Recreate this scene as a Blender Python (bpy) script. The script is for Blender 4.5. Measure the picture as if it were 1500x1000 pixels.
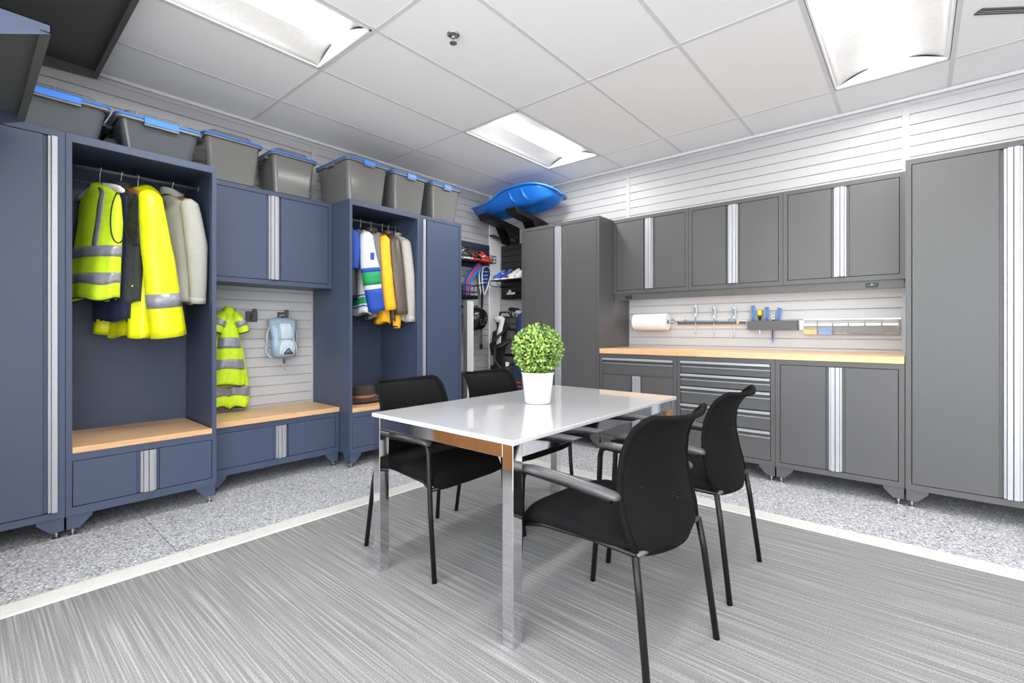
import bpy, bmesh, math, random
from mathutils import Vector, Matrix
random.seed(7)
sin, cos, pi = math.sin, math.cos, math.pi
D = bpy.data
for o in list(D.objects): D.objects.remove(o, do_unlink=True)
scene = bpy.context.scene
COL = scene.collection

# ------------------------------------------------------------------ camera, world, exposure
cam_d = D.cameras.new('camera'); cam = D.objects.new('camera', cam_d); COL.objects.link(cam)
cam_d.sensor_width = 36.0; cam_d.lens = 36.0 * 691.0 / 1500.0
cam_d.shift_y = -16.5 / 1500.0; cam_d.clip_start = 0.02
cam.location = (4.07, -4.48, 1.11)
cam.rotation_euler = (pi / 2, 0, math.atan2(0.6513, 0.7588))
scene.camera = cam
SKY = 4.3
w = D.worlds.new('world'); scene.world = w; w.use_nodes = True
w.node_tree.nodes['Background'].inputs[0].default_value = (0.96, 0.98, 1, 1)
w.node_tree.nodes['Background'].inputs[1].default_value = SKY
LAMP = 3.2           # radiance of the troffer lenses
TUBE = 17.0          # watts of the lamp in each troffer
LED = 8.0            # radiance of the strip under the wall cabinets
scene.view_settings.view_transform = 'Standard'
scene.view_settings.look = 'None'
scene.view_settings.gamma = 1.0
scene.view_settings.use_curve_mapping = False
scene.view_settings.exposure = 0.7

# ------------------------------------------------------------------ materials
def lin(c):
    return tuple(((v / 255) / 12.92 if v / 255 <= 0.04045 else ((v / 255 + 0.055) / 1.055) ** 2.4) for v in c) + (1.0,)

class NM:
    """node material helper"""
    def __init__(s, name):
        s.m = D.materials.new(name); s.m.use_nodes = True
        s.t = s.m.node_tree; s.b = s.t.nodes['Principled BSDF']; s.o = s.t.nodes['Material Output']
    def n(s, ty, **k):
        nd = s.t.nodes.new(ty)
        for a, v in k.items():
            if hasattr(nd, a): setattr(nd, a, v)
            else: nd.inputs[a.replace('_', ' ')].default_value = v
        return nd
    def l(s, a, b): s.t.links.new(a, b)
    def coord(s, scale=(1, 1, 1)):
        tc = s.n('ShaderNodeTexCoord'); mp = s.n('ShaderNodeMapping'); mp.inputs['Scale'].default_value = scale
        s.l(tc.outputs['Object'], mp.inputs[0]); return mp.outputs[0]
    def ramp(s, src, stops):
        r = s.n('ShaderNodeValToRGB'); e = r.color_ramp.elements
        while len(e) < len(stops): e.new(0.5)
        for i, (p, c) in enumerate(stops): e[i].position = p; e[i].color = c
        s.l(src, r.inputs[0]); return r.outputs[0]
    def bump(s, src, strength, dist=0.002):
        b = s.n('ShaderNodeBump'); b.inputs['Strength'].default_value = strength; b.inputs['Distance'].default_value = dist
        s.l(src, b.inputs['Height']); s.l(b.outputs[0], s.b.inputs['Normal'])

def mat(name, rgb, rough=0.5, metal=0.0, noise=0.0, nscale=40.0, bump=0.0, bdist=0.002, spec=0.5, coat=0.0, vary=None):
    k = NM(name); b = k.b
    b.inputs['Base Color'].default_value = lin(rgb); b.inputs['Roughness'].default_value = rough
    b.inputs['Metallic'].default_value = metal; b.inputs['Specular IOR Level'].default_value = spec
    b.inputs['Coat Weight'].default_value = coat; b.inputs['Coat Roughness'].default_value = 0.05
    tx = k.n('ShaderNodeTexNoise'); tx.inputs['Scale'].default_value = nscale; tx.inputs['Detail'].default_value = 4
    k.l(k.coord(), tx.inputs['Vector'])
    v = noise if noise else 0.03
    lo = tuple(max(0, c * (1 - v)) for c in lin(rgb)[:3]) + (1,); hi = tuple(min(1, c * (1 + v)) for c in lin(rgb)[:3]) + (1,)
    if vary: hi = lin(vary)
    k.l(k.ramp(tx.outputs[0], [(0.35, lo), (0.65, hi)]), b.inputs['Base Color'])
    if bump: k.bump(tx.outputs[0], bump, bdist)
    return k.m

M = {}
M['blue'] = mat('blue_powder_coat', (63, 74, 98), 0.42, nscale=900, bump=0.08, bdist=0.0005)
M['grey'] = mat('grey_powder_coat', (79, 79, 80), 0.42, nscale=900, bump=0.08, bdist=0.0005)
M['alu'] = mat('satin_aluminium', (172, 174, 179), 0.42, 0.55, nscale=300)
M['chrome'] = mat('chrome', (225, 225, 228), 0.06, 1.0)
M['steel'] = mat('bright_steel', (190, 190, 192), 0.25, 0.9)
M['slat'] = mat('white_slatwall_pvc', (184, 184, 186), 0.38, nscale=60)
M['groove'] = mat('slatwall_backing', (150, 150, 153), 0.7)
M['wallpaint'] = mat('white_wall_paint', (228, 228, 228), 0.7, nscale=200, bump=0.05)
M['tile'] = mat('ceiling_tile_fissured', (250, 250, 251), 0.9, noise=0.015, nscale=220, bump=0.12, bdist=0.001)
M['tbar'] = mat('ceiling_grid_paint', (222, 222, 224), 0.5)
M['white_enamel'] = mat('white_enamel', (245, 245, 245), 0.4)
M['strip'] = mat('white_transition_strip', (208, 207, 204), 0.5, nscale=90)
M['black'] = mat('black_plastic', (20, 20, 22), 0.45, nscale=80)
M['blackmetal'] = mat('black_tube_paint', (15, 15, 16), 0.4, spec=0.3)
M['darkpanel'] = mat('black_slat_panel', (44, 44, 47), 0.5)
M['navypanel'] = mat('navy_panel', (56, 63, 80), 0.5)
M['under'] = mat('dark_shelf_underside', (80, 80, 78), 0.5, nscale=600, bump=0.06)
M['armpad'] = mat('armrest_charcoal', (72, 72, 74), 0.35)
M['fabric'] = mat('black_seat_fabric', (15, 15, 16), 0.9, noise=0.25, nscale=700, bump=0.4, bdist=0.001, spec=0.12)
M['lime'] = mat('hi_vis_lime', (208, 240, 36), 0.65, noise=0.06, nscale=30, bump=0.25, bdist=0.004)
M['yellow'] = mat('rain_yellow', (238, 242, 18), 0.38, noise=0.05, nscale=18, bump=0.35, bdist=0.006)
M['reflect'] = mat('reflective_tape', (150, 152, 160), 0.35, 0.2, noise=0.12, nscale=60)
M['charcoal'] = mat('charcoal_canvas', (58, 60, 62), 0.85, noise=0.15, nscale=60, bump=0.3, bdist=0.003)
M['quilt'] = mat('black_quilting', (36, 37, 40), 0.5, noise=0.4, nscale=35, bump=0.8, bdist=0.01)
M['navycloth'] = mat('navy_cloth', (26, 33, 66), 0.8, nscale=50, bump=0.3)
M['fleece'] = mat('heather_fleece', (168, 168, 162), 0.95, noise=0.16, nscale=260, bump=0.5, bdist=0.002)
M['jersey'] = mat('jersey_white', (202, 204, 208), 0.7, nscale=120, bump=0.2)
M['jgreen'] = mat('jersey_green', (22, 146, 88), 0.7)
M['jblue'] = mat('jersey_blue', (30, 72, 168), 0.7)
M['mustard'] = mat('mustard_shell', (250, 180, 14), 0.6, nscale=20, noise=0.06, bump=0.3, bdist=0.005)
M['leather'] = mat('dark_brown_leather', (84, 74, 66), 0.42, nscale=40, noise=0.15, bump=0.3, bdist=0.003)
M['greyleather'] = mat('grey_jacket_cloth', (112, 112, 112), 0.6, nscale=40, noise=0.12, bump=0.25)
M['beige'] = mat('stone_beige_shell', (172, 168, 160), 0.6, nscale=25, noise=0.06, bump=0.3, bdist=0.005)
M['hangerwood'] = mat('hanger_wood', (150, 92, 52), 0.4, nscale=30, noise=0.15)
M['concrete'] = mat('pale_concrete', (196, 195, 192), 0.8, noise=0.1, nscale=8, bump=0.1)
M['hangerwood_light'] = mat('maple_board', (214, 150, 92), 0.5, noise=0.1, nscale=6)
M['binrail'] = mat('pale_bin_rail', (150, 150, 153), 0.5)
M['pot'] = mat('white_glazed_pot', (212, 212, 210), 0.25, coat=0.3)
M['soil'] = mat('dark_moss', (52, 66, 34), 0.9, nscale=90, noise=0.4, bump=0.6)
M['bluerim'] = mat('blue_bin_rim', (48, 120, 214), 0.35)
M['lid'] = mat('grey_bin_lid', (108, 106, 103), 0.45)
M['towel'] = mat('paper_towel', (226, 226, 226), 0.95, nscale=150, bump=0.3)
M['toolgrey'] = mat('tool_handle_grey', (120, 134, 146), 0.4)
M['toolpale'] = mat('tool_handle_pale', (196, 208, 214), 0.4)
M['toolblue'] = mat('tool_grip_blue', (52, 132, 220), 0.4)
M['toolyellow'] = mat('tool_grip_yellow', (246, 206, 40), 0.4)
M['magbar'] = mat('magnetic_bar_slate', (62, 78, 98), 0.4)
M['rack'] = mat('tool_rack_grey', (84, 84, 86), 0.5)
M['sled'] = mat('blue_sled_plastic', (30, 112, 208), 0.28, nscale=10)
M['sledlip'] = mat('blue_sled_lip', (58, 132, 212), 0.3)
M['hatfelt'] = mat('brown_hat_felt', (62, 52, 46), 0.95, nscale=300, noise=0.15, bump=0.3)
M['hatband'] = mat('hat_band_leather', (150, 92, 62), 0.5)
M['red'] = mat('red_plastic', (226, 48, 44), 0.4)
M['coral'] = mat('coral_boot', (224, 82, 62), 0.45)
M['white'] = mat('white_plastic', (236, 236, 234), 0.4)
M['shoeblue'] = mat('sneaker_blue', (24, 96, 204), 0.55, nscale=120, bump=0.2)
M['shoenavy'] = mat('sneaker_navy', (56, 58, 118), 0.7, nscale=120, bump=0.2)
M['shoegrey'] = mat('sneaker_pale_grey', (206, 202, 194), 0.8, nscale=120, bump=0.2)
M['netblue'] = mat('lacrosse_net_blue', (36, 66, 132), 0.8)
M['stickblue'] = mat('stick_blue', (20, 130, 226), 0.4)
M['bagblack'] = mat('golf_bag_black', (24, 24, 26), 0.55, nscale=60, noise=0.2, bump=0.3)
M['bagwhite'] = mat('golf_bag_white', (214, 210, 206), 0.5)
M['helmet'] = mat('black_helmet_shell', (22, 22, 24), 0.25)
M['packblue'] = mat('pack_ice_blue', (160, 186, 210), 0.7, nscale=50, noise=0.08, bump=0.5, bdist=0.006)
M['packpale'] = mat('pack_pale_blue', (186, 204, 216), 0.65, nscale=60, noise=0.06, bump=0.5, bdist=0.005)
M['packgrey'] = mat('pack_grey_webbing', (188, 186, 182), 0.75, nscale=90)
M['piping'] = mat('black_piping', (30, 32, 36), 0.7)
M['skatewood'] = mat('skateboard_maple', (214, 170, 118), 0.5)
M['duffel'] = mat('navy_duffel', (22, 36, 62), 0.8, nscale=60, bump=0.3)
M['hole'] = mat('pale_perforation', (150, 158, 176), 0.6)

def wood():
    k = NM('butcher_block')
    tc = k.coord((1, 1, 1))
    br = k.n('ShaderNodeTexBrick'); br.offset = 0.37; br.squash = 1
    br.inputs['Color1'].default_value = lin((214, 174, 130)); br.inputs['Color2'].default_value = lin((226, 190, 148))
    br.inputs['Mortar'].default_value = lin((208, 160, 104)); br.inputs['Scale'].default_value = 1.0
    br.inputs['Mortar Size'].default_value = 0.0006; br.inputs['Brick Width'].default_value = 0.55; br.inputs['Row Height'].default_value = 0.04
    k.l(tc, br.inputs['Vector'])
    nz = k.n('ShaderNodeTexNoise'); nz.inputs['Scale'].default_value = 6; nz.inputs['Detail'].default_value = 6
    k.l(k.coord((2, 40, 40)), nz.inputs['Vector'])
    mx = k.n('ShaderNodeMix', data_type='RGBA', blend_type='MULTIPLY'); mx.inputs[0].default_value = 0.55
    k.l(br.outputs['Color'], mx.inputs[6]); k.l(k.ramp(nz.outputs[0], [(0.35, (0.74, 0.62, 0.5, 1)), (0.6, (1, 1, 1, 1))]), mx.inputs[7])
    k.l(mx.outputs[2], k.b.inputs['Base Color']); k.b.inputs['Roughness'].default_value = 0.35
    return k.m
M['wood'] = wood()

def flake():
    k = NM('flake_epoxy')
    v = k.n('ShaderNodeTexVoronoi'); v.inputs['Scale'].default_value = 130; k.l(k.coord(), v.inputs['Vector'])
    sp = k.n('ShaderNodeSeparateColor'); k.l(v.outputs['Color'], sp.inputs[0])
    c = k.ramp(sp.outputs[0], [(0.0, lin((88, 91, 104))), (0.2, lin((144, 147, 154))), (0.5, lin((176, 177, 180))), (0.8, lin((194, 194, 196))), (1.0, lin((232, 232, 232)))])
    k.l(c, k.b.inputs['Base Color']); k.b.inputs['Roughness'].default_value = 0.4
    k.bump(v.outputs['Distance'], 0.15, 0.001)
    return k.m
M['flake'] = flake()

def carpet():
    k = NM('streaked_grey_carpet')
    a = k.n('ShaderNodeTexNoise'); a.inputs['Scale'].default_value = 1; a.inputs['Detail'].default_value = 1.5; k.l(k.coord((1.8, 140, 1)), a.inputs['Vector'])
    b = k.n('ShaderNodeTexNoise'); b.inputs['Scale'].default_value = 1; b.inputs['Detail'].default_value = 2; k.l(k.coord((190, 330, 1)), b.inputs['Vector'])
    ca = k.ramp(a.outputs[0], [(0.30, lin((120, 120, 121))), (0.46, lin((130, 130, 131))), (0.58, lin((144, 144, 144))), (0.70, lin((162, 162, 161)))])
    cb = k.ramp(b.outputs[0], [(0.3, (0.5, 0.5, 0.5, 1)), (0.68, (1.2, 1.2, 1.2, 1))])
    mx = k.n('ShaderNodeMix', data_type='RGBA', blend_type='MULTIPLY'); mx.inputs[0].default_value = 0.75
    k.l(ca, mx.inputs[6]); k.l(cb, mx.inputs[7]); k.l(mx.outputs[2], k.b.inputs['Base Color'])
    k.b.inputs['Roughness'].default_value = 0.95; k.b.inputs['Specular IOR Level'].default_value = 0.1
    k.bump(b.outputs[0], 0.5, 0.003)
    return k.m
M['carpet'] = carpet()

def emis(name, rgb, s):
    k = NM(name); k.b.inputs['Base Color'].default_value = lin(rgb)
    k.b.inputs['Emission Color'].default_value = lin(rgb); k.b.inputs['Emission Strength'].default_value = s
    return k.m
M['lamp'] = emis('lit_diffuser', (255, 253, 250), LAMP)
M['led'] = emis('lit_led_strip', (255, 255, 255), LED)
M['greenled'] = emis('green_led', (90, 230, 80), 1.0)

def seethrough(name, rgb, alpha, rough=0.15, cut=None):
    """tinted clear plastic (alpha), or an open weave (cut = holes per metre)"""
    k = NM(name); k.b.inputs['Base Color'].default_value = lin(rgb); k.b.inputs['Roughness'].default_value = rough
    if cut: k.b.inputs['Specular IOR Level'].default_value = 0.15
    tr = k.n('ShaderNodeBsdfTransparent'); mx = k.n('ShaderNodeMixShader')
    k.l(tr.outputs[0], mx.inputs[1]); k.l(k.b.outputs[0], mx.inputs[2]); k.l(mx.outputs[0], k.o.inputs[0])
    if cut:
        ch = k.n('ShaderNodeTexVoronoi'); ch.inputs['Scale'].default_value = cut; k.l(k.coord(), ch.inputs['Vector'])
        k.l(k.ramp(ch.outputs['Distance'], [(alpha, (0, 0, 0, 1)), (alpha + 0.04, (1, 1, 1, 1))]), mx.inputs[0])
    else: mx.inputs[0].default_value = alpha
    return k.m
M['mesh'] = seethrough('black_chair_mesh', (14, 14, 15), 0.22, 0.8, cut=170)
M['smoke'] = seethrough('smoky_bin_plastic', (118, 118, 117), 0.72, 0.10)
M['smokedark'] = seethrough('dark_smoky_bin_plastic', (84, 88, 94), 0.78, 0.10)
M['clear'] = seethrough('clear_parts_bin', (225, 228, 232), 0.14, 0.08)
M['tint'] = seethrough('grey_parts_bin_drawer', (165, 165, 168), 0.35, 0.08)

def glasstop():
    k = NM('white_glass_top'); k.b.inputs['Base Color'].default_value = lin((190, 190, 193)); k.b.inputs['Roughness'].default_value = 0.3
    k.b.inputs['Coat Weight'].default_value = 1.0; k.b.inputs['Coat Roughness'].default_value = 0.03
    return k.m
M['top'] = glasstop()

def leafmat():
    k = NM('box_leaf'); g = k.n('ShaderNodeNewGeometry')
    c = k.ramp(g.outputs['Random Per Island'], [(0, lin((66, 100, 48))), (0.35, lin((104, 142, 66))), (0.7, lin((148, 182, 78))), (1, lin((188, 208, 110)))])
    k.l(c, k.b.inputs['Base Color']); k.b.inputs['Roughness'].default_value = 0.45
    k.b.inputs['Subsurface Weight'].default_value = 0.0
    return k.m
M['leaf'] = leafmat()
def packlet(name, a, b):
    k = NM(name); g = k.n('ShaderNodeNewGeometry')
    k.l(k.ramp(g.outputs['Random Per Island'], [(0, lin(a)), (1, lin(b))]), k.b.inputs['Base Color']); k.b.inputs['Roughness'].default_value = 0.4
    return k.m
M['cy'] = packlet('yellow_plugs', (226, 176, 20), (255, 222, 60)); M['cb'] = packlet('blue_plugs', (40, 112, 210), (110, 176, 240))
M['cw'] = packlet('pale_plugs', (205, 205, 208), (245, 245, 245)); M['cd'] = packlet('cobalt_plugs', (40, 70, 190), (90, 120, 220))

# ------------------------------------------------------------------ mesh helpers
class MB:
    def __init__(s): s.v = []; s.f = []
    def box(s, x0, x1, y0, y1, z0, z1):
        i = len(s.v)
        s.v += [(x0, y0, z0), (x1, y0, z0), (x1, y1, z0), (x0, y1, z0), (x0, y0, z1), (x1, y0, z1), (x1, y1, z1), (x0, y1, z1)]
        s.f += [tuple(i + j for j in q) for q in ((0, 3, 2, 1), (4, 5, 6, 7), (0, 1, 5, 4), (1, 2, 6, 5), (2, 3, 7, 6), (3, 0, 4, 7))]
        return s
    def rings(s, R, cap0=True, cap1=True, closed=True):
        i = len(s.v); n = len(R[0])
        for r in R: s.v += [tuple(p) for p in r]
        m = n if closed else n - 1
        for a in range(len(R) - 1):
            for b in range(m):
                c = (b + 1) % n
                s.f.append((i + a * n + b, i + a * n + c, i + (a + 1) * n + c, i + (a + 1) * n + b))
        if cap0: s.f.append(tuple(i + j for j in reversed(range(n))))
        if cap1: s.f.append(tuple(i + (len(R) - 1) * n + j for j in range(n)))
        return s
    def tube(s, pts, r, n=10, flat=1.0, cap=True, up=None):
        P = [Vector(p) for p in pts]
        rs = r if isinstance(r, (list, tuple)) else [r] * len(P)
        R = []; prev = None
        for k, p in enumerate(P):
            t = (P[min(k + 1, len(P) - 1)] - P[max(k - 1, 0)]).normalized()
            if prev is None:
                a = Vector(up) if up else (Vector((0, 0, 1)) if abs(t.z) < 0.9 else Vector((1, 0, 0)))
            else: a = prev
            a = (a - t * a.dot(t)).normalized(); b = t.cross(a); prev = a
            R.append([p + a * (cos(2 * pi * j / n) * rs[k] * flat) + b * (sin(2 * pi * j / n) * rs[k]) for j in range(n)])
        return s.rings(R, cap, cap)
    def lathe(s, prof, c=(0, 0, 0), n=24, sx=1, sy=1, cap0=True, cap1=True):
        return s.rings([[(c[0] + r * sx * cos(2 * pi * j / n), c[1] + r * sy * sin(2 * pi * j / n), c[2] + z) for j in range(n)] for r, z in prof], cap0, cap1)
    def prism(s, poly, ax, a0, a1):
        """poly: 2d points; ax: axis of extrusion ('x': poly=(y,z), 'y': (x,z), 'z': (x,y))"""
        def p3(p, a): return (a, p[0], p[1]) if ax == 'x' else (p[0], a, p[1]) if ax == 'y' else (p[0], p[1], a)
        return s.rings([[p3(p, a0) for p in poly], [p3(p, a1) for p in poly]])
    def ball(s, c, r, nu=12, nv=8, sc=(1, 1, 1)):
        i = len(s.v)
        R = [[(c[0] + r * sc[0] * sin(pi * a / nv) * cos(2 * pi * b / nu), c[1] + r * sc[1] * sin(pi * a / nv) * sin(2 * pi * b / nu), c[2] - r * sc[2] * cos(pi * a / nv)) for b in range(nu)] for a in range(1, nv)]
        return s.rings(R)
    def xf(s, mtx):
        s.v = [tuple(mtx @ Vector(p)) for p in s.v]; return s

def build(name, mb, m, parent=None, smooth=False, bevel=0.0, subsurf=0, solid=0.0, loc=None, rot=None, auto=True, seg=2):
    me = D.meshes.new(name); v = mb.v; off = Vector((0, 0, 0))
    if parent is None and loc is None and auto:
        xs = [p[0] for p in v]; ys = [p[1] for p in v]; zs = [p[2] for p in v]
        off = Vector(((min(xs) + max(xs)) / 2, (min(ys) + max(ys)) / 2, min(zs))); v = [tuple(Vector(p) - off) for p in v]; loc = off
    me.from_pydata(v, [], mb.f); me.update()
    bm = bmesh.new(); bm.from_mesh(me); bmesh.ops.recalc_face_normals(bm, faces=bm.faces); bm.to_mesh(me); bm.free()
    me.materials.append(M[m])
    if smooth:
        for p in me.polygons: p.use_smooth = True
    o = D.objects.new(name, me); COL.objects.link(o)
    if parent: o.parent = parent
    if loc is not None: o.location = loc
    if rot is not None: o.rotation_euler = rot
    if bevel:
        b = o.modifiers.new('bevel', 'BEVEL'); b.width = bevel; b.segments = seg; b.limit_method = 'ANGLE'; b.angle_limit = 0.7
    if subsurf:
        b = o.modifiers.new('sub', 'SUBSURF'); b.levels = subsurf; b.render_levels = subsurf
    if solid:
        b = o.modifiers.new('solid', 'SOLIDIFY'); b.thickness = solid; b.offset = 0
    return o
def tag(o, label=None, cat=None, group=None, kind=None):
    if label: o['label'] = label
    if cat: o['category'] = cat
    if group: o['group'] = group
    if kind: o['kind'] = kind
    return o
def thing(name, label, cat, loc=(0, 0, 0), rz=0.0, group=None):
    o = D.objects.new(name, None); COL.objects.link(o); o.empty_display_size = 0.1
    o.location = loc; o.rotation_euler = (0, 0, rz); return tag(o, label, cat, group)
def struct(name, mb, m, parent=None, **k):
    o = build(name, mb, m, parent, auto=False, **k); 
    if parent is None: o['kind'] = 'structure'
    return o
def copy_tree(o, parent=None):
    c = o.copy(); COL.objects.link(c); c.parent = parent
    for ch in list(o.children): copy_tree(ch, c)
    return c
def B(*a): return MB().box(*a)
def lerp(a, b, t): return a + (b - a) * t
def interp(tab, t):
    if t <= tab[0][0]: return tab[0][1:]
    for a, b in zip(tab, tab[1:]):
        if t <= b[0]:
            f = (t - a[0]) / (b[0] - a[0]); return tuple(lerp(x, y, f) for x, y in zip(a[1:], b[1:]))
    return tab[-1][1:]

# ------------------------------------------------------------------ the room
CZ = 2.80; XR = 8.5; YF = -4.85
fl = struct('floor', B(-0.1, XR + 0.1, YF - 0.1, 0.1, -0.2, -0.012), 'black')
for y0, y1 in ((YF - 0.1, -3.7805), (-3.7775, 0.1)):
    build('floor_slab', B(-0.1, XR + 0.1, y0, y1, -0.012, 0.0), 'flake', fl)
cp = struct('floor', B(1.418, XR, YF, -1.440, 0.0, 0.007), 'carpet'); tag(cp, 'streaked grey carpet laid inside the white transition strip')
# ribbed white transition strips
def ribbed(length, wd=0.14):
    pts = [(0, 0), (0, 0.004)]
    n = 6; e = 0.014; pw = (wd - 2 * e) / n
    pts.append((e, 0.010))
    for i in range(n):
        x = e + i * pw
        pts += [(x + pw * 0.62, 0.010), (x + pw * 0.66, 0.0035), (x + pw * 0.96, 0.0035), (x + pw, 0.010)]
    pts += [(wd, 0.007), (wd, 0)]
    return pts
tr1 = struct('trim_1', B(1.283, 1.417, YF, -1.30, 0.0, 0.003), 'strip')
for y0, y1 in ((YF, -3.752), (-3.750, -1.435)):
    build('transition_strip', MB().prism([(1.281 + a, b) for a, b in ribbed(1, 0.138)], 'y', y0, y1), 'strip', tr1)
tr2 = struct('trim_2', B(1.283, XR, -1.439, -1.297, 0.0, 0.003), 'strip')
for x0, x1 in ((1.283, 3.742), (3.744, 6.2), (6.202, XR)):
    build('transition_strip', MB().prism([(-1.295 - a, b) for a, b in ribbed(1, 0.145)], 'x', x0, x1), 'strip', tr2)
# slatwalls: every slat a piece of its own
PIT = 0.0778; Z0 = 1.116 - 14 * PIT
def slats(wall, axis, a0, a1):
    prof = [(-0.014, 0.010), (-0.003, 0.0045), (0.0, 0.0075), (0.0, PIT - 0.0045), (-0.006, PIT - 0.0025), (-0.006, PIT + 0.002), (-0.014, PIT + 0.002)]
    proto = None
    k = 0
    while Z0 + k * PIT < CZ - 0.02:
        z = Z0 + k * PIT
        if proto is None:
            if axis == 'y': mb = MB().prism([(p, q) for p, q in prof], 'y', a0, a1)
            else: mb = MB().prism([(-p, q) for p, q in prof], 'x', a0, a1)
            proto = build('slat', mb, 'slat', wall); proto.location = (0, 0, z)
        else:
            c = proto.copy(); COL.objects.link(c); c.location = (0, 0, z)
        k += 1
wl = struct('wall_left', B(-0.12, -0.013, YF, 0.0, 0, CZ + 0.12), 'groove')
slats(wl, 'y', YF, -2.462); slats(wl, 'y', -2.432, -0.17)
wb = struct('wall_back', B(-0.12, XR + 0.1, 0.013, 0.12, 0, CZ + 0.12), 'groove')
for a, b in ((0.0, 1.788), (1.822, 3.992), (4.026, 6.2), (6.234, XR)): slats(wb, 'x', a, b)
# front wall; its wide unseen opening behind the camera is added to let daylight in
struct('wall_front', MB().box(-0.12, 1.9, YF - 0.12, YF, 0, CZ + 0.12).box(8.1, XR + 0.1, YF - 0.12, YF, 0, CZ + 0.12).box(1.9, 8.1, YF - 0.12, YF, 2.62, CZ + 0.12), 'wallpaint')
struct('floor', B(-4, 14, -16, YF - 0.1, -0.08, -0.02), 'concrete')      # unseen paving added outside the opening, darkens what the chrome reflects
struct('reflection_board_front', B(0.7, 1.88, YF, YF + 0.03, 0.0, 0.52), 'hangerwood_light')  # unseen wood board, added to give the table's chrome rail an orange reflection
struct('wall_right', B(XR, XR + 0.12, YF, 0.0, 0, CZ + 0.12), 'wallpaint')
n = 3
for x in (1.805, 4.009, 6.217):
    struct('trim_%d' % n, B(x - 0.022, x + 0.022, -0.005, 0.012, 0, CZ - 0.03), 'slat', bevel=0.0015); n += 1
struct('trim_%d' % n, B(-0.012, 0.005, -2.468, -2.426, 0, CZ - 0.03), 'slat', bevel=0.0015); n += 1
struct('trim_%d' % n, B(-0.012, 0.02, -0.185, 0.0, 0, CZ - 0.002), 'white_enamel', bevel=0.004); n += 1
for mb in (B(-0.012, 0.006, YF, -0.186, CZ - 0.058, CZ - 0.03), B(0.02, XR, -0.006, 0.012, CZ - 0.058, CZ - 0.03)):
    struct('trim_%d' % n, mb, 'slat'); n += 1
for mb in (B(-0.012, 0.022, YF, -0.186, CZ - 0.028, CZ - 0.002), B(0.02, XR, -0.022, 0.012, CZ - 0.028, CZ - 0.002)):
    struct('trim_%d' % n, mb, 'tbar', bevel=0.004); n += 1

# suspended ceiling: tiles, grid bars, troffers
GX = [0.508 + 0.622 * i for i in range(-1, 14)]; GY = [-0.462 - 1.25 * i for i in range(-1, 5)]
ce = struct('ceiling', B(-0.12, XR + 0.1, YF - 0.1, 0.1, CZ + 0.12, CZ + 0.2), 'white_enamel')
lights = {(2, 1), (2, 3), (6, 1), (6, 3), (10, 1), (10, 3)}
tp = {}
for i in range(len(GX) - 1):
    for j in range(len(GY) - 1):
        if (i, j) in lights: continue
        x0, x1 = max(GX[i], 0.0), min(GX[i + 1], XR); y1, y0 = min(GY[j], 0.0), max(GY[j + 1], YF)
        key = (round(x1 - x0, 3), round(y1 - y0, 3))
        c = ((x0 + x1) / 2, (y0 + y1) / 2, CZ)
        if key not in tp:
            hx, hy = key[0] / 2 - 0.009, key[1] / 2 - 0.009
            tp[key] = build('ceiling_tile', B(-hx, hx, -hy, hy, 0.001, 0.016), 'tile', ce, loc=c, bevel=0.002, seg=1)
        else:
            o = tp[key].copy(); COL.objects.link(o); o.location = c
for x in GX[1:-1]:
    build('grid_bar', B(x - 0.012, x + 0.012, YF, 0.0, CZ - 0.001, CZ + 0.004).box(x - 0.0015, x + 0.0015, YF, 0, CZ, CZ + 0.04), 'tbar', ce)
for y in GY[1:]:
    if y < YF: continue
    build('grid_bar', B(0, XR, y - 0.012, y + 0.012, CZ - 0.0015, CZ + 0.0035).box(0, XR, y - 0.0015, y + 0.0015, CZ, CZ + 0.04), 'tbar', ce)

def troffer(loc, label):
    t = thing('ceiling_light', label, 'ceiling light', loc, 0, None)
    W, L = 0.295, 0.61
    fr = MB()
    for a in ((-W, W, -L, -L + 0.014), (-W, W, L - 0.014, L), (-W, -W + 0.010, -L, L), (W - 0.010, W, -L, L)):
        fr.box(a[0], a[1], a[2], a[3], -0.003, 0.012)
    build('frame', fr, 'white_enamel', t)
    for s in (-1, 1):   # curved side reflectors
        pts = [(s * lerp(W - 0.01, 0.085, f), 0.002 + 0.075 * sin(pi * 0.5 * f) ** 0.8) for f in [i / 8 for i in range(9)]]
        mb = MB().rings([[(x, -L + 0.012, z) for x, z in pts], [(x, L - 0.012, z) for x, z in pts]], False, False, closed=False)
        build('reflector', mb, 'white_enamel', t, smooth=True, solid=0.002)
        # end plates curved like a bow
        e = [(-W + 0.01, 0.001)] + [(x, 0.001 + 0.085 * sin(pi * (x + W) / (2 * W))) for x in [-W + 0.02 + i * (2 * W - 0.04) / 12 for i in range(13)]] + [(W - 0.01, 0.001)]
        build('end_plate', MB().prism(e, 'y', s * (L - 0.014), s * (L - 0.018)), 'white_enamel', t)
    # bowed lens in the middle
    pts = [(lerp(-0.085, 0.085, i / 8), 0.058 - 0.026 * sin(pi * i / 8)) for i in range(9)] + [(0.085, 0.078), (-0.085, 0.078)]
    build('diffuser', MB().prism(pts, 'y', -L + 0.03, L - 0.03), 'lamp', t)
    build('housing', B(-W, W, -L, L, 0.088, 0.115), 'white_enamel', t)
    ld = D.lights.new('lamp', 'AREA'); ld.shape = 'RECTANGLE'; ld.size = 0.13; ld.size_y = 1.14; ld.energy = TUBE; ld.color = (1, 0.985, 0.965)
    lo = D.objects.new('lamp', ld); COL.objects.link(lo); lo.parent = t; lo.location = (0, 0, 0.0305)
    return t
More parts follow.
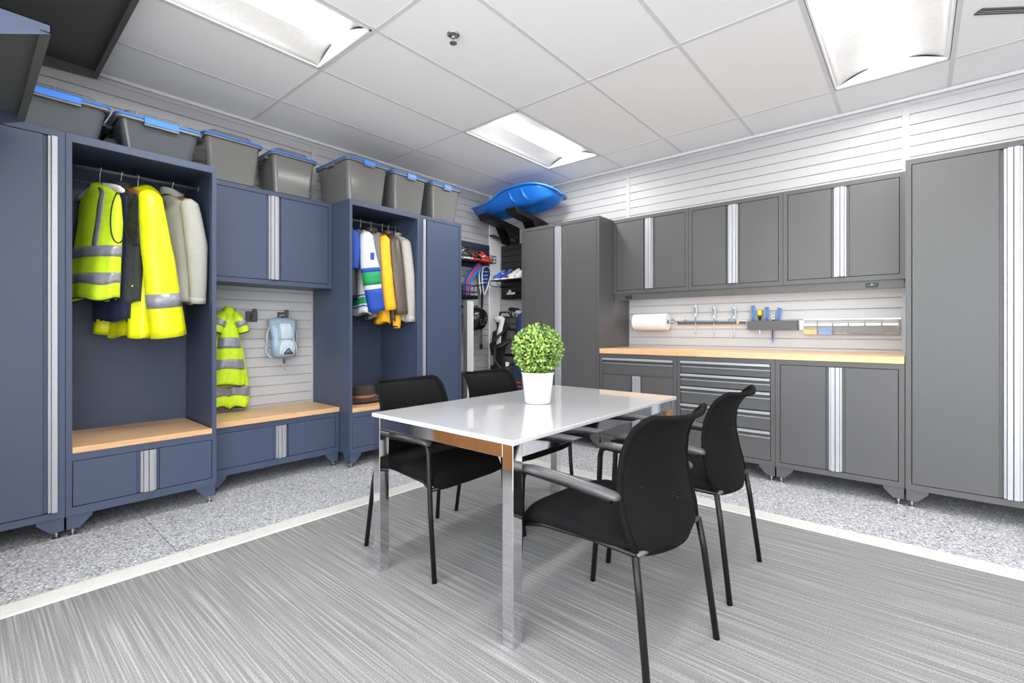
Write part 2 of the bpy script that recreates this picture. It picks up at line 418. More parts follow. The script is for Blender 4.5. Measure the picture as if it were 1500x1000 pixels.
for (i, j), lb in {(2, 3): 'lit recessed ceiling troffer over the hi-vis clothes locker, cut by the top edge', (2, 1): 'lit recessed ceiling troffer nearest the room corner, whole in view',
                   (6, 1): 'lit recessed ceiling troffer over the grey worktop', (6, 3): 'lit recessed troffer above the camera, out of the frame', (10, 1): 'lit recessed troffer far right near back wall, out of the frame',
                   (10, 3): 'lit recessed troffer far right near front wall, out of the frame'}.items():
    troffer(((GX[i] + GX[i + 1]) / 2, (GY[j] + GY[j + 1]) / 2, CZ), lb)

t = thing('fire_sprinkler', 'chrome pendent fire sprinkler head in the ceiling tile above the table', 'sprinkler', (2.061, -2.654, CZ))
build('escutcheon', MB().lathe([(0.038, 0.0), (0.036, -0.006), (0.026, -0.010), (0.016, -0.004)]), 'chrome', t, smooth=True)
build('body', MB().lathe([(0.011, -0.004), (0.011, -0.022), (0.007, -0.026)]), 'steel', t, smooth=True)
build('frame_arm', MB().tube([(0.012, 0, -0.02), (0.015, 0, -0.035), (0.004, 0, -0.05)], 0.0025, 6).tube([(-0.012, 0, -0.02), (-0.015, 0, -0.035), (-0.004, 0, -0.05)], 0.0025, 6), 'steel', t)
build('glass_bulb', MB().tube([(0, 0, -0.026), (0, 0, -0.046)], 0.0025, 6), 'red', t)
build('deflector', MB().lathe([(0.0215, -0.050), (0.0215, -0.053)]), 'steel', t)
t = thing('ceiling_vent', 'dark linear slot diffuser in the ceiling at the upper right', 'vent', (4.425, -0.892, CZ - 0.001), math.radians(37))
build('frame', MB().box(-0.13, 0.9, -0.024, -0.019, -0.006, 0.001).box(-0.13, 0.9, 0.019, 0.024, -0.006, 0.001).box(-0.136, -0.13, -0.024, 0.024, -0.006, 0.001), 'rack', t)
build('blade', MB().box(-0.13, 0.9, -0.007, -0.002, -0.004, 0.001).box(-0.13, 0.9, 0.008, 0.013, -0.004, 0.001), 'steel', t)
build('slot', B(-0.13, 0.9, -0.02, 0.02, -0.001, 0.0005), 'darkpanel', t)

# ------------------------------------------------------------------ cabinets (local: x = width, front at y=0, depth +y)
def foot(t, x, y, sx, sy, zt, m):
    """corner bracket with levelling foot; sx, sy point inwards"""
    g = 0.010; h = zt - 0.0005
    mb = MB().prism([(x, h), (x + sx * 0.108, h), (x + sx * 0.108, h - 0.018), (x + sx * 0.056, 0.040), (x, 0.040)], 'y', y + sy * g, y + sy * (g + 0.003))
    mb.prism([(y + sy * g, h), (y + sy * 0.10, h), (y + sy * 0.10, h - 0.018), (y + sy * 0.05, 0.040), (y + sy * g, 0.040)], 'x', x, x + sx * 0.003)
    f = build('foot', mb, m, t)
    cx, cy = x + sx * 0.030, y + sy * 0.034
    build('levelling_screw', MB().lathe([(0.005, 0.006), (0.005, 0.05)], (cx, cy, 0), 8).lathe([(0.010, 0.024), (0.010, 0.032)], (cx, cy, 0), 6).lathe([(0.019, 0.0), (0.019, 0.005), (0.008, 0.009)], (cx, cy, 0), 14), 'steel', f)
def feet(t, w, d, zt, m):
    for x, sx in ((0.002, 1), (w - 0.002, -1)):
        for y, sy in ((0.0, 1), (d, -1)): foot(t, x, y, sx, sy, zt, m)
def handle_v(dr, x, side, z0, z1):
    """full-height extruded pull: stepped inner rib and prouder outer rib; side=+1: the door's opening edge is at larger x"""
    s = side
    mb = MB().box(*sorted((x, x - s * 0.023)), -0.018, 0.012, z0, z1)
    mb.box(*sorted((x - s * 0.0235, x - s * 0.036)), -0.005, 0.012, z0, z1)
    build('handle', mb, 'alu', dr, bevel=0.0015, seg=1)
def door(t, x0, x1, z0, z1, side, m, hz=None):
    """side +1: pull at x1; -1: pull at x0"""
    g = 0.0035; z0 += g; z1 -= g
    a, b = (x0 + g, x1 - 0.055) if side > 0 else (x0 + 0.055, x1 - g)
    mb = MB().box(a, b, 0.001, 0.018, z0, z1)
    c, e = (b, x1 - 0.001) if side > 0 else (x0 + 0.001, a)
    mb.box(c, e, 0.012, 0.020, z0, z1)
    d = build('door', mb, m, t, bevel=0.0012, seg=1)
    handle_v(d, x1 - 0.0015 if side > 0 else x0 + 0.0015, side, z0 + 0.001, z1 - 0.001)
    return d
def drawer(t, x0, x1, z0, z1, m):
    g = 0.0035; z0 += g; z1 -= g
    d = build('drawer', MB().box(x0 + g, x1 - g, 0.001, 0.018, z0, z1 - 0.044).box(x0 + g, x1 - g, 0.014, 0.020, z1 - 0.044, z1), m, t, bevel=0.001, seg=1)
    build('handle', MB().box(x0 + g, x1 - g, -0.020, -0.004, z1 - 0.018, z1).box(x0 + g, x1 - g, -0.004, 0.014, z1 - 0.005, z1).box(x0 + g, x1 - g, -0.006, 0.014, z1 - 0.050, z1 - 0.043), 'alu', d, bevel=0.001, seg=1)
def carcass(t, w, d, z0, z1, m, sl=0.03, sr=0.03, rt=0.032, rb=0.036, rails=(), name='body', inner=True):
    """steel box with a front frame of stiles and rails"""
    e = 0.0012
    mb = MB().box(e, 0.016, 0.0, d, z0, z1).box(w - 0.016, w - e, 0.0, d, z0, z1)
    mb.box(0.016, w - 0.016, 0.0, d, z1 - 0.012, z1).box(0.016, w - 0.016, 0.0, d, z0, z0 + 0.012).box(0.016, w - 0.016, d - 0.012, d, z0 + 0.012, z1 - 0.012)
    mb.box(0.016, sl, 0.0, 0.02, z0 + 0.012, z1 - 0.012).box(w - sr, w - 0.016, 0.0, 0.02, z0 + 0.012, z1 - 0.012)
    mb.box(sl, w - sr, 0.0, 0.02, z1 - rt, z1 - 0.012).box(sl, w - sr, 0.0, 0.02, z0 + 0.012, z0 + rb)
    for a, b in rails: mb.box(sl, w - sr, 0.0, 0.02, a, b)
    mb.box(0.016, w - 0.016, 0.03, 0.036, z0 + 0.012, z0 + 0.02)
    return build(name, mb, m, t)
RZ = pi / 2
ZB = 0.112; ZT = 2.165; XFR = 0.624
# --- blue run along the left wall
t = thing('locker_cabinet', 'tall blue cabinet at the left edge of the photo, single door with silver pull', 'cabinet', (XFR, -4.641, 0), RZ)
carcass(t, 0.519, 0.60, ZB, ZT, 'blue'); door(t, 0.03, 0.489, ZB + 0.036, ZT - 0.032, 1, 'blue'); feet(t, 0.519, 0.6, ZB, 'blue')

def locker(y, w, label):
    t = thing('open_locker', label, 'locker', (XFR, y, 0), RZ)
    d = 0.60; m = 'blue'; e = 0.0012
    mb = MB().box(e, 0.016, 0, d, ZB, ZT).box(w - 0.016, w - e, 0, d, ZB, ZT).box(0.016, w - 0.016, 0, d, ZT - 0.012, ZT).box(0.016, w - 0.016, 0, d, ZB, ZB + 0.012)
    mb.box(0.016, w - 0.016, d - 0.012, d, ZB + 0.012, ZT - 0.012)
    mb.box(0.016, 0.026, 0, 0.03, ZB + 0.012, ZT - 0.012).box(w - 0.026, w - 0.016, 0, 0.03, ZB + 0.012, ZT - 0.012)
    mb.box(0.026, w - 0.026, 0, 0.03, ZT - 0.042, ZT - 0.012).box(0.026, w - 0.026, 0, 0.02, ZB + 0.012, 0.157).box(0.026, w - 0.026, 0, 0.02, 0.406, 0.445)
    mb.box(0.016, w - 0.016, 0.02, d - 0.012, 0.436, 0.445)
    mb.box(w - 0.022, w - 0.016, 0.05, 0.075, 0.48, ZT - 0.012).box(0.016, 0.022, 0.05, 0.075, 0.48, ZT - 0.012)
    build('body', mb, m, t)
    build('seat_board', B(0.0265, w - 0.0265, -0.002, d - 0.013, 0.4455, 0.478), 'wood', t, bevel=0.003)
    c = w / 2
    door(t, 0.026, c, 0.157, 0.406, 1, m); door(t, c, w - 0.026, 0.157, 0.406, -1, m)
    rd = build('clothes_rod', MB().tube([(0.018, 0.295, 2.075), (w - 0.018, 0.295, 2.075)], 0.0105, 12), 'rack', t, smooth=True)
    build('rod_socket', MB().tube([(w - 0.018, 0.295, 2.075), (w - 0.03, 0.295, 2.075)], 0.02, 12).tube([(0.018, 0.295, 2.075), (0.03, 0.295, 2.075)], 0.02, 12), 'rack', rd)
    hl = MB()
    for z, x1 in ((2.055, w - 0.1), (1.135, w - 0.1)):
        x = 0.05
        while x < x1: hl.box(x, x + 0.005, d - 0.014, d - 0.0115, z, z + 0.005); x += 0.021
    ho = build('perforations', hl, 'hole', t); ho['kind'] = 'stuff'
    feet(t, w, d, ZB, m)
    return t
locker(-4.122, 0.716, 'blue open locker holding the hi-vis clothes, with wooden seat')
locker(-2.463, 0.704, 'blue open locker holding the striped jersey, with wooden seat')
t = thing('locker_cabinet', 'tall narrow blue cabinet at the corner end of the blue run, pull on its left', 'cabinet', (XFR, -1.758, 0), RZ)
carcass(t, 0.519, 0.60, ZB, ZT, 'blue'); door(t, 0.03, 0.489, ZB + 0.036, ZT - 0.032, -1, 'blue'); feet(t, 0.519, 0.6, ZB, 'blue')
# bench and wall cabinet between the lockers
Wm = 0.939; ym = -3.4045
t = thing('bench_cabinet', 'low blue bench cabinet with wooden top between the two open lockers', 'bench', (0.470, ym, 0), RZ)
carcass(t, Wm, 0.455, ZB, 0.4445, 'blue', sl=0.04, sr=0.03, rt=0.038, rb=0.045)
door(t, 0.04, Wm / 2 + 0.005, 0.157, 0.4065, 1, 'blue'); door(t, Wm / 2 + 0.005, Wm - 0.03, 0.157, 0.4065, -1, 'blue'); feet(t, Wm, 0.455, ZB, 'blue')
build('bench_top', B(0.003, Wm - 0.003, -0.014, 0.455, 0.445, 0.482), 'wood', t, bevel=0.003)
t = thing('wall_cabinet', 'blue two-door wall cabinet above the bench and coat hooks', 'cabinet', (0.352, ym, 0), RZ)
carcass(t, Wm, 0.337, 1.456, ZT, 'blue', sl=0.045, sr=0.03, rt=0.032, rb=0.034)
door(t, 0.045, Wm / 2, 1.49, ZT - 0.032, 1, 'blue'); door(t, Wm / 2, Wm - 0.03, 1.49, ZT - 0.032, -1, 'blue')

# --- grey run along the back wall
YG = -0.617; DG = 0.602
t = thing('tall_cabinet', 'tall grey two-door cabinet beside the sports gear corner', 'cabinet', (0.888, YG, 0))
W1 = 0.938
carcass(t, W1, DG, ZB, 2.178, 'grey'); door(t, 0.03, W1 / 2, ZB + 0.036, 2.146, 1, 'grey'); door(t, W1 / 2, W1 - 0.03, ZB + 0.036, 2.146, -1, 'grey'); feet(t, W1, DG, ZB, 'grey')
t = thing('tall_cabinet', 'tall grey two-door cabinet at the right edge of the photo', 'cabinet', (4.014, YG, 0))
carcass(t, W1, DG, ZB, 2.178, 'grey'); door(t, 0.03, W1 / 2, ZB + 0.036, 2.146, 1, 'grey'); door(t, W1 / 2, W1 - 0.03, ZB + 0.036, 2.146, -1, 'grey'); feet(t, W1, DG, ZB, 'grey')
XB = [1.827, 2.556, 3.285, 4.013]; YB = YG + 0.006; DB = DG - 0.006
def gbase(i, label, name):
    w_ = XB[i + 1] - XB[i]; t = thing(name, label, 'cabinet', (XB[i], YB, 0)); feet(t, w_, DB, ZB, 'grey'); return t, w_
t, w_ = gbase(0, 'grey base cabinet with one drawer over two doors, under the paper towels', 'base_cabinet')
carcass(t, w_, DB, ZB, 0.8955, 'grey', rt=0.036, rails=((0.708, 0.716),))
drawer(t, 0.03, w_ - 0.03, 0.714, 0.8595, 'grey'); door(t, 0.03, w_ / 2, 0.148, 0.709, 1, 'grey'); door(t, w_ / 2, w_ - 0.03, 0.148, 0.709, -1, 'grey')
t, w_ = gbase(1, 'grey five-drawer tool chest under the worktop behind the right-hand chairs', 'drawer_cabinet')
zs = [0.862, 0.757, 0.654, 0.511, 0.366, 0.148]
carcass(t, w_, DB, ZB, 0.8955, 'grey', rt=0.034)
for a, b in zip(zs[1:], zs): drawer(t, 0.03, w_ - 0.03, a, b, 'grey')
t, w_ = gbase(2, 'grey two-door base cabinet under the worktop right of the drawer chest', 'base_cabinet')
carcass(t, w_, DB, ZB, 0.8955, 'grey', rt=0.034); door(t, 0.03, w_ / 2, 0.148, 0.8615, 1, 'grey'); door(t, w_ / 2, w_ - 0.03, 0.148, 0.8615, -1, 'grey')
tag(build('worktop', MB().box(1.829, 4.011, YG - 0.006, -0.006, 0.8965, 0.942), 'wood', bevel=0.003), 'long maple butcher-block worktop on the grey base cabinets', 'worktop')
for i, lb in enumerate(('grey two-door wall cabinet beside the tall cabinet, above the paper towels', 'grey two-door wall cabinet in the middle of the three', 'grey two-door wall cabinet above the small parts bins')):
    w_ = XB[i + 1] - XB[i]
    t = thing('wall_cabinet', lb, 'cabinet', (XB[i], -0.35, 0), 0)
    carcass(t, w_, 0.343, 1.457, 2.179, 'grey', rb=0.034); door(t, 0.03, w_ / 2, 1.491, 2.147, 1, 'grey'); door(t, w_ / 2, w_ - 0.03, 1.491, 2.147, -1, 'grey')
t = thing('light_rail', 'grey light rail with power outlets under the grey wall cabinets', 'light rail', (1.832, -0.34, 1.398))
build('rail', MB().box(0, 2.174, 0, 0.03, 0.0, 0.0585).box(0, 2.174, 0.03, 0.075, 0.050, 0.0585), 'grey', t, bevel=0.001, seg=1)
build('led_strip', B(0.02, 2.15, 0.034, 0.066, 0.040, 0.0495), 'led', t)
for x, hasled in ((0.15, 0), (1.06, 0), (2.0, 1)):
    o = build('outlet', MB().box(x - 0.035, x + 0.035, -0.005, 0.0, 0.012, 0.042), 'black' if not x == 1.06 else 'rack', t, bevel=0.0015, seg=1)
    sk = MB()
    for dx in (-0.016, 0.016): sk.box(x + dx - 0.006, x + dx - 0.003, -0.0056, -0.004, 0.022, 0.034).box(x + dx + 0.003, x + dx + 0.006, -0.0056, -0.004, 0.022, 0.034).box(x + dx - 0.002, x + dx + 0.002, -0.0056, -0.004, 0.015, 0.019)
    build('socket_slot', sk, 'rack' if x != 1.06 else 'black', o)['kind'] = 'stuff'
    if hasled: build('indicator', B(x - 0.005, x + 0.004, -0.0065, -0.004, 0.026, 0.034), 'greenled', o)

# --- overhead steel shelves at the upper left (gussets taper from the wall out to a lip)
def gshelf(name, label, x0, x1, y0, y1, z, hb, hf, m, mside):
    t = thing(name, label, 'shelf', (x0, y0, z)); W, L = x1 - x0, y1 - y0
    build('shelf_plate', B(0, W, 0, L, hb * 0, 0.003), 'under', t)
    for nm, x in (('gusset', 0.0), ('gusset', W - 0.003)):
        build(nm, MB().prism([(0, 0.002), (0, -hb), (L, -hf), (L, 0.03 if mside == 'blue' else 0.002)] if 0 else [(0, 0.003), (0, -hb), (L, -hf), (L, 0.003)], 'x', x, x + 0.003), mside, t)
    build('front_lip', MB().box(0, W, L - 0.003, L, -hf, 0.003).box(0, W, L - 0.026, L - 0.003, -hf, -hf + 0.003), mside if mside != 'blue' else 'under', t)
    build('back_flange', B(0, W, 0.0, 0.003, -hb, 0.003), m, t)
    return t
gshelf('steel_wall_shelf', 'blue-grey gusseted steel wall shelf jutting in at the left edge', 0.83, 1.855, -4.85, -4.285, 2.135, 0.29, 0.027, 'under', 'blue')
gshelf('overhead_storage_shelf', 'dark grey steel storage shelf up under the ceiling at the upper left', 0.03, 1.9, -4.85, -3.91, 2.79, 0.10, 0.05, 'under', 'under')

# ------------------------------------------------------------------ storage bins on top of the run (local: front +x, width y)
def rrect(hx, hy, r, n=4):
    out = []
    for cx, cy, a0 in ((hx - r, hy - r, 0), (-hx + r, hy - r, pi / 2), (-hx + r, -hy + r, pi), (hx - r, -hy + r, 1.5 * pi)):
        for i in range(n + 1):
            a = a0 + pi / 2 * i / n; out.append((cx + r * cos(a), cy + r * sin(a)))
    return out
def bin_(label, xf, y0, y1, z, depth, h, latch, rz=0.0, tap=0.035, lidh=0.055, bm='smoke'):
    """xf: front of the foot, y0..y1: width at the foot"""
    wd = (y1 - y0) / 2; dp = depth / 2
    t = thing('storage_bin', label, 'storage bin', (xf - dp, (y0 + y1) / 2, z + 0.001), rz, 'smoky bins with blue rims on the blue run')
    R = []
    for f in (0, 0.02, 0.5, 1.0):
        ex = tap * f; s = -0.006 if f == 0 else 0
        R.append([(x, y, h * f) for x, y in rrect(dp + ex + s, wd + ex + s, 0.03)])
    for f in (1.0, 0.4, 0.03):
        ex = tap * f - 0.003
        R.append([(x, y, max(h * f, 0.004)) for x, y in rrect(dp + ex, wd + ex, 0.028)])
    bd = build('bin_body', MB().rings(R), bm, t, smooth=False)
    ex = tap
    build('rim', MB().rings([[(x, y, zz) for x, y in rrect(dp + ex + e, wd + ex + e, 0.032)] for e, zz in ((0.001, h - 0.022), (0.014, h - 0.018), (0.014, h - 0.006), (0.001, h - 0.004))], False, False), 'lid', bd)
    ld = build('lid', MB().rings([[(x, y, h + zz) for x, y in rrect(dp + ex + e, wd + ex + e, 0.03)] for e, zz in ((0.0, 0.0), (0.0, 0.008), (-0.03, 0.012), (-0.042, lidh - 0.008), (-0.052, lidh))], True, True), 'lid', t)
    build('lid_edge', MB().rings([[(x, y, h + zz) for x, y in rrect(dp + ex + e, wd + ex + e, 0.036)] for e, zz in ((0.001, -0.004), (0.016, -0.003), (0.018, 0.004), (0.012, 0.0105), (-0.004, 0.0105))], False, False), 'bluerim', ld)
    rb = MB()
    for i in (-0.33, 0.0, 0.33): rb.box(-dp * 0.75, dp + ex - 0.036, i * 2 * wd - 0.004, i * 2 * wd + 0.004, h + 0.012, h + lidh - 0.004)
    build('lid_rib', rb, 'lid', ld)
    if latch:
        for s in (1, -1):
            c = MB().prism([(dp + ex + 0.012, h - 0.030), (dp + ex + 0.024, h - 0.026), (dp + ex + 0.026, h + 0.006), (dp + ex + 0.012, h + 0.016), (dp + ex - 0.01, h + 0.014), (dp + ex - 0.01, h + 0.010), (dp + ex + 0.010, h + 0.002)], 'y', -latch, latch)
            if s < 0: c.v = [(-x, y, zz) for x, y, zz in c.v]
            lt = build('latch', c, 'bluerim', t)
            if s > 0: build('latch_hinge', B(dp + ex + 0.004, dp + ex + 0.020, -latch, latch, h - 0.038, h - 0.028), 'lid', lt)
    for s in (1, -1):   # grips under the short sides
        build('grip', MB().box(-0.06, 0.06, *sorted((s * (wd + tap * 0.9), s * (wd + tap + 0.022))), h - 0.036, h - 0.016), 'lid', bd)
    return t
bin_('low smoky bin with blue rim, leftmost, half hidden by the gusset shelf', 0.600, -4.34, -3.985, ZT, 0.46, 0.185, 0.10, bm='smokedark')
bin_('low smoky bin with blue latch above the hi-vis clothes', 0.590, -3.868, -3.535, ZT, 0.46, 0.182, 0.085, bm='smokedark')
bin_('tall smoky bin with plain blue rim at the left end over the blue wall cabinet', 0.352, -3.372, -3.065, ZT, 0.265, 0.302, 0, tap=0.025)
bin_('tall smoky bin with plain blue rim at the right end over the blue wall cabinet', 0.352, -2.925, -2.645, ZT, 0.265, 0.300, 0, tap=0.025)
bin_('widest tall smoky bin with latched blue rim over the jersey locker', 0.585, -2.445, -2.125, ZT, 0.44, 0.335, 0.05, tap=0.03)
bin_('tall smoky bin with latched blue rim between the widest bin and the end bin', 0.585, -2.005, -1.705, ZT, 0.36, 0.330, 0.045, tap=0.03)
bin_('tall smoky bin with latched blue rim at the corner end of the row', 0.585, -1.575, -1.285, ZT, 0.36, 0.330, 0.045, tap=0.03)

# ------------------------------------------------------------------ dining table
TX0, TX1, TY0, TY1 = 2.16, 3.02, -3.25, -1.80
t = thing('meeting_table', 'white glass-topped table on square chrome legs in the middle of the room', 'table', ((TX0 + TX1) / 2, (TY0 + TY1) / 2, 0.007))
hx, hy = (TX1 - TX0) / 2, (TY1 - TY0) / 2
build('tabletop', B(-hx, hx, -hy, hy, 0.705, 0.723), 'top', t, bevel=0.003)
lw = 0.05
for sx in (-1, 1):
    for sy in (-1, 1):
        build('leg', B(*sorted((sx * (hx - 0.006), sx * (hx - 0.006 - lw))), *sorted((sy * (hy - 0.006), sy * (hy - 0.006 - lw))), 0.0, 0.7045), 'chrome', t, bevel=0.002)
for s in (-1, 1):
    build('apron', B(-hx + 0.0565, hx - 0.0565, *sorted((s * (hy - 0.008), s * (hy - 0.030))), 0.655, 0.7045), 'chrome', t, bevel=0.0015)
    build('apron', B(*sorted((s * (hx - 0.008), s * (hx - 0.030))), -hy + 0.0565, hy - 0.0565, 0.655, 0.7045), 'chrome', t, bevel=0.0015)

# ------------------------------------------------------------------ chairs (local: front at -x)
def chair():
    t = thing('mesh_armchair', '', 'chair', (0, 0, 0.007), 0, 'black mesh-backed armchairs round the table')
    for s in (-1, 1):
        y = s * 0.243
        build('leg', MB().tube([(-0.272, y, 0), (-0.245, y, 0.30), (-0.232, y, 0.56), (-0.224, y, 0.588), (-0.200, y, 0.598), (0.0, y, 0.594), (0.15, y, 0.585)], [0.0115] * 7, 10), 'blackmetal', t, smooth=True)
        build('leg', MB().tube([(0.272, s * 0.236, 0), (0.232, s * 0.222, 0.32), (0.214, s * 0.214, 0.425)], 0.0115, 10), 'blackmetal', t, smooth=True)
        # arm pad: rounded bar
        R = []
        for x, z, k in ((-0.236, 0.600, 0.55), (-0.228, 0.606, 0.9), (-0.19, 0.612, 1), (-0.05, 0.614, 1.0), (0.10, 0.606, 0.95), (0.165, 0.600, 0.9), (0.176, 0.599, 0.55)):
            R.append([(x, y + 0.023 * k * cos(a), z - 0.002 + 0.015 * k * sin(a)) for a in [2 * pi * j / 12 for j in range(12)]])
        build('armrest', MB().rings(R), 'armpad', t, smooth=True)
        build('side_rail', MB().tube([(-0.242, s * 0.236, 0.398), (-0.16, s * 0.212, 0.412), (0.05, s * 0.205, 0.424), (0.216, s * 0.21, 0.427)], 0.009, 8), 'blackmetal', t, smooth=True)
    build('cross_rail', MB().tube([(-0.242, -0.236, 0.395), (-0.238, 0, 0.388), (-0.242, 0.236, 0.395)], 0.009, 8), 'blackmetal', t, smooth=True)
    build('cross_rail', MB().tube([(0.216, -0.21, 0.425), (0.216, 0.21, 0.425)], 0.010, 8), 'armpad', t, smooth=True)
    # seat cushion with waterfall front
    R = []
    prof = [(-0.252, 0.385, 0.428, 0.86), (-0.247, 0.382, 0.446, 0.93), (-0.225, 0.392, 0.468, 0.97), (-0.17, 0.405, 0.482, 1.0), (-0.08, 0.412, 0.484, 1.0), (0.05, 0.415, 0.474, 0.98), (0.15, 0.42, 0.468, 0.93), (0.195, 0.424, 0.464, 0.90), (0.205, 0.432, 0.456, 0.87)]
    for x, zb, zt, k in prof:
        wy = 0.232 * k; r = []
        N = 20
        for j in range(N):
            a = 2 * pi * j / N; c, s_ = cos(a), sin(a)
            yy = wy * math.copysign(abs(c) ** 0.35, c); zz = (zb + zt) / 2 + (zt - zb) / 2 * math.copysign(abs(s_) ** 0.55, s_)
            if s_ > 0: zz += 0.006 * (1 - (yy / wy) ** 2)
            r.append((x, yy, zz))
        R.append(r)
    build('seat', MB().rings(R), 'fabric', t, smooth=True)
    # curved mesh back
    prof = [(0.405, 0.212, 0.150), (0.43, 0.210, 0.205), (0.48, 0.196, 0.222), (0.54, 0.178, 0.226), (0.60, 0.166, 0.224), (0.66, 0.163, 0.218), (0.72, 0.170, 0.212), (0.77, 0.188, 0.208), (0.805, 0.210, 0.204), (0.828, 0.236, 0.196), (0.838, 0.252, 0.178)]
    N = 16; G = []
    def bp(z, x, hw, s): 
        dip = 0.022 * s * s * (z - 0.40) / 0.43
        return (x + 0.040 * (1 - s * s), s * hw, z - 0.010 * (1 - s * s) * (1 if z > 0.7 else 0) + 0)
    for z, x, hw in prof: G.append([bp(z, x, hw, -1 + 2 * j / N) for j in range(N + 1)])
    bk = build('backrest', MB().rings(G, False, False, closed=False), 'mesh', t, smooth=True, solid=0.004)
    loop = [G[i][0] for i in range(1, len(G))] + [G[-1][j] for j in range(1, N)] + [G[i][N] for i in range(len(G) - 1, 0, -1)]
    build('backrest_rim', MB().tube(loop, 0.0105, 8), 'fabric', bk, smooth=True)
    return t
ch0 = chair()
for k, (x, y, r, lb) in enumerate(((3.235, -2.935, -5, 'black mesh armchair nearest the camera, right side of the table'), (3.228, -2.237, 0, 'black mesh armchair just behind the nearest one, in front of the drawer chest'),
                                   (2.20, -2.895, 180, 'black mesh armchair at the table side by the lockers, near end'), (2.20, -2.273, 180, 'black mesh armchair at the far left of the table, its back by the potted plant'))):
    c = ch0 if k == 0 else copy_tree(ch0)
    c.location = (x, y, 0.007); c.rotation_euler = (0, 0, math.radians(r)); c['label'] = lb

# ------------------------------------------------------------------ topiary on the table
t = thing('potted_topiary', 'round clipped green boxwood ball in a white ribbed pot on the table', 'potted plant', (2.565, -2.520, 0.7305))
pr_ = [(0.060, 0.0), (0.066, 0.002)]
for i in range(22):
    z = 0.008 + i * 0.0066; r = 0.0665 + 0.0185 * (z / 0.16) ** 1.15
    pr_ += [(r, z), (r + (0.0012 if z < 0.125 else 0.0003), z + 0.003)]
pr_ += [(0.0868, 0.158), (0.0868, 0.161), (0.083, 0.161), (0.078, 0.13)]
build('pot', MB().lathe(pr_, n=36), 'pot', t, smooth=True)
build('moss', MB().lathe([(0.079, 0.135), (0.07, 0.15), (0.03, 0.165)], n=20), 'soil', t, smooth=True)
build('stem', MB().tube([(0, 0, 0.14), (0.003, 0.002, 0.28)], 0.006, 8), 'hangerwood', t)
build('ball_core', MB().ball((0, 0, 0.278), 0.098, 16, 12), 'soil', t, smooth=True)
lf = MB(); rnd = random.Random(3)
def leaf(mb, c, nrm, L, wd):
    nrm = nrm.normalized(); a = Vector((rnd.gauss(0, 1), rnd.gauss(0, 1), rnd.gauss(0, 1) + 0.5)); a = (a - nrm * a.dot(nrm)).normalized()
    d = (nrm * rnd.uniform(0.35, 1.1) + a * rnd.uniform(0.4, 1.0)).normalized(); s = d.cross(nrm).normalized(); up = s.cross(d)
    i = len(mb.v)
    for f, g, h in ((0, 0, 0), (0.35, 0.5, 0.10), (0.75, 0.42, 0.12), (1, 0, 0), (0.75, -0.42, 0.12), (0.35, -0.5, 0.10), (0.5, 0, -0.02)):
        mb.v.append(tuple(c + d * (L * f) + s * (wd * g) + up * (wd * h)))
    for q in ((0, 1, 6), (1, 2, 6), (2, 3, 6), (3, 4, 6), (4, 5, 6), (5, 0, 6)): mb.f.append(tuple(i + k for k in q))
for i in range(2600):
    z = rnd.uniform(-1, 1); a = rnd.uniform(0, 2 * pi); q = math.sqrt(1 - z * z); nn = Vector((q * cos(a), q * sin(a), z))
    r = rnd.uniform(0.094, 0.128) + 0.006 * sin(5 * a) * sin(4 * z)
    leaf(lf, Vector((0, 0, 0.278)) + nn * r, nn, rnd.uniform(0.013, 0.021), rnd.uniform(0.009, 0.014))
fo = build('foliage', lf, 'leaf', t, smooth=False); fo['kind'] = 'stuff'

# ------------------------------------------------------------------ clothes on hangers
class Body:
    """loft of a hanging garment: prof = [(z, half width along x, half depth along y, x offset, y offset)], z downwards from the rod"""
    def __init__(s, prof, amp=0.10, k=5, ph=0.0, p=2.4): s.p = sorted(prof); s.amp = amp; s.k = k; s.ph = ph; s.e = 2.0 / p; s.top = s.p[-1][0]; s.hem = s.p[0][0]
    def at(s, th, z, off=0.0):
        ru, rv, cu, cv = interp(s.p, z)
        c, d = cos(th), sin(th); f = min(1.0, max(0.0, (s.top - 0.06 - z) / (s.top - s.hem)))
        w1 = sin(s.k * th + s.ph + 2.0 * z); w2 = sin((2 * s.k + 1) * th - s.ph + 3 * z)
        m = 1 + s.amp * f * (math.copysign(abs(w1) ** 0.6, w1) + 0.7 * math.copysign(abs(w2) ** 0.6, w2) + 0.3 * sin(11 * z + 2 * th))
        x = (ru + off) * math.copysign(abs(c) ** s.e, c) * (1 + (m - 1) * 0.25); y = (rv * m + off) * math.copysign(abs(d) ** s.e, d)
        return (cu + x, cv + y, z + 0.012 * f * sin(3 * th + s.ph) * (1 if z < s.hem + 0.15 else 0.3))
    def region(s, a0=0.0, a1=2 * pi, z0=None, z1=None, na=40, nz=26, off=0.0, slant=0.0):
        z0 = s.hem if z0 is None else z0; z1 = s.top if z1 is None else z1
        full = abs(a1 - a0 - 2 * pi) < 1e-6; n = na if full else na + 1
        R = [[s.at(a0 + (a1 - a0) * j / na + slant * (i / nz), lerp(z0, z1, i / nz), off) for j in range(n)] for i in range(nz + 1)]
        return MB().rings(R, False, False, closed=full)
    def loop(s, thc, zc, da, dz, off=0.004, n=28):
        return [s.at(thc + da * cos(2 * pi * i / n), zc + dz * sin(2 * pi * i / n), off) for i in range(n + 1)]
    def patch(s, thc, zc, da, dz, off=0.003, n=28):
        R = [[s.at(thc + da * f * cos(2 * pi * i / n), zc + dz * f * sin(2 * pi * i / n), off) for i in range(n)] for f in (1, 0.7, 0.35, 0.02)]
        return MB().rings(R, False, True)
def bez(a, b, c, n):
    a, b, c = Vector(a), Vector(b), Vector(c)
    return [a * (1 - t) ** 2 + b * (2 * t * (1 - t)) + c * t * t for t in [i / n for i in range(n + 1)]]
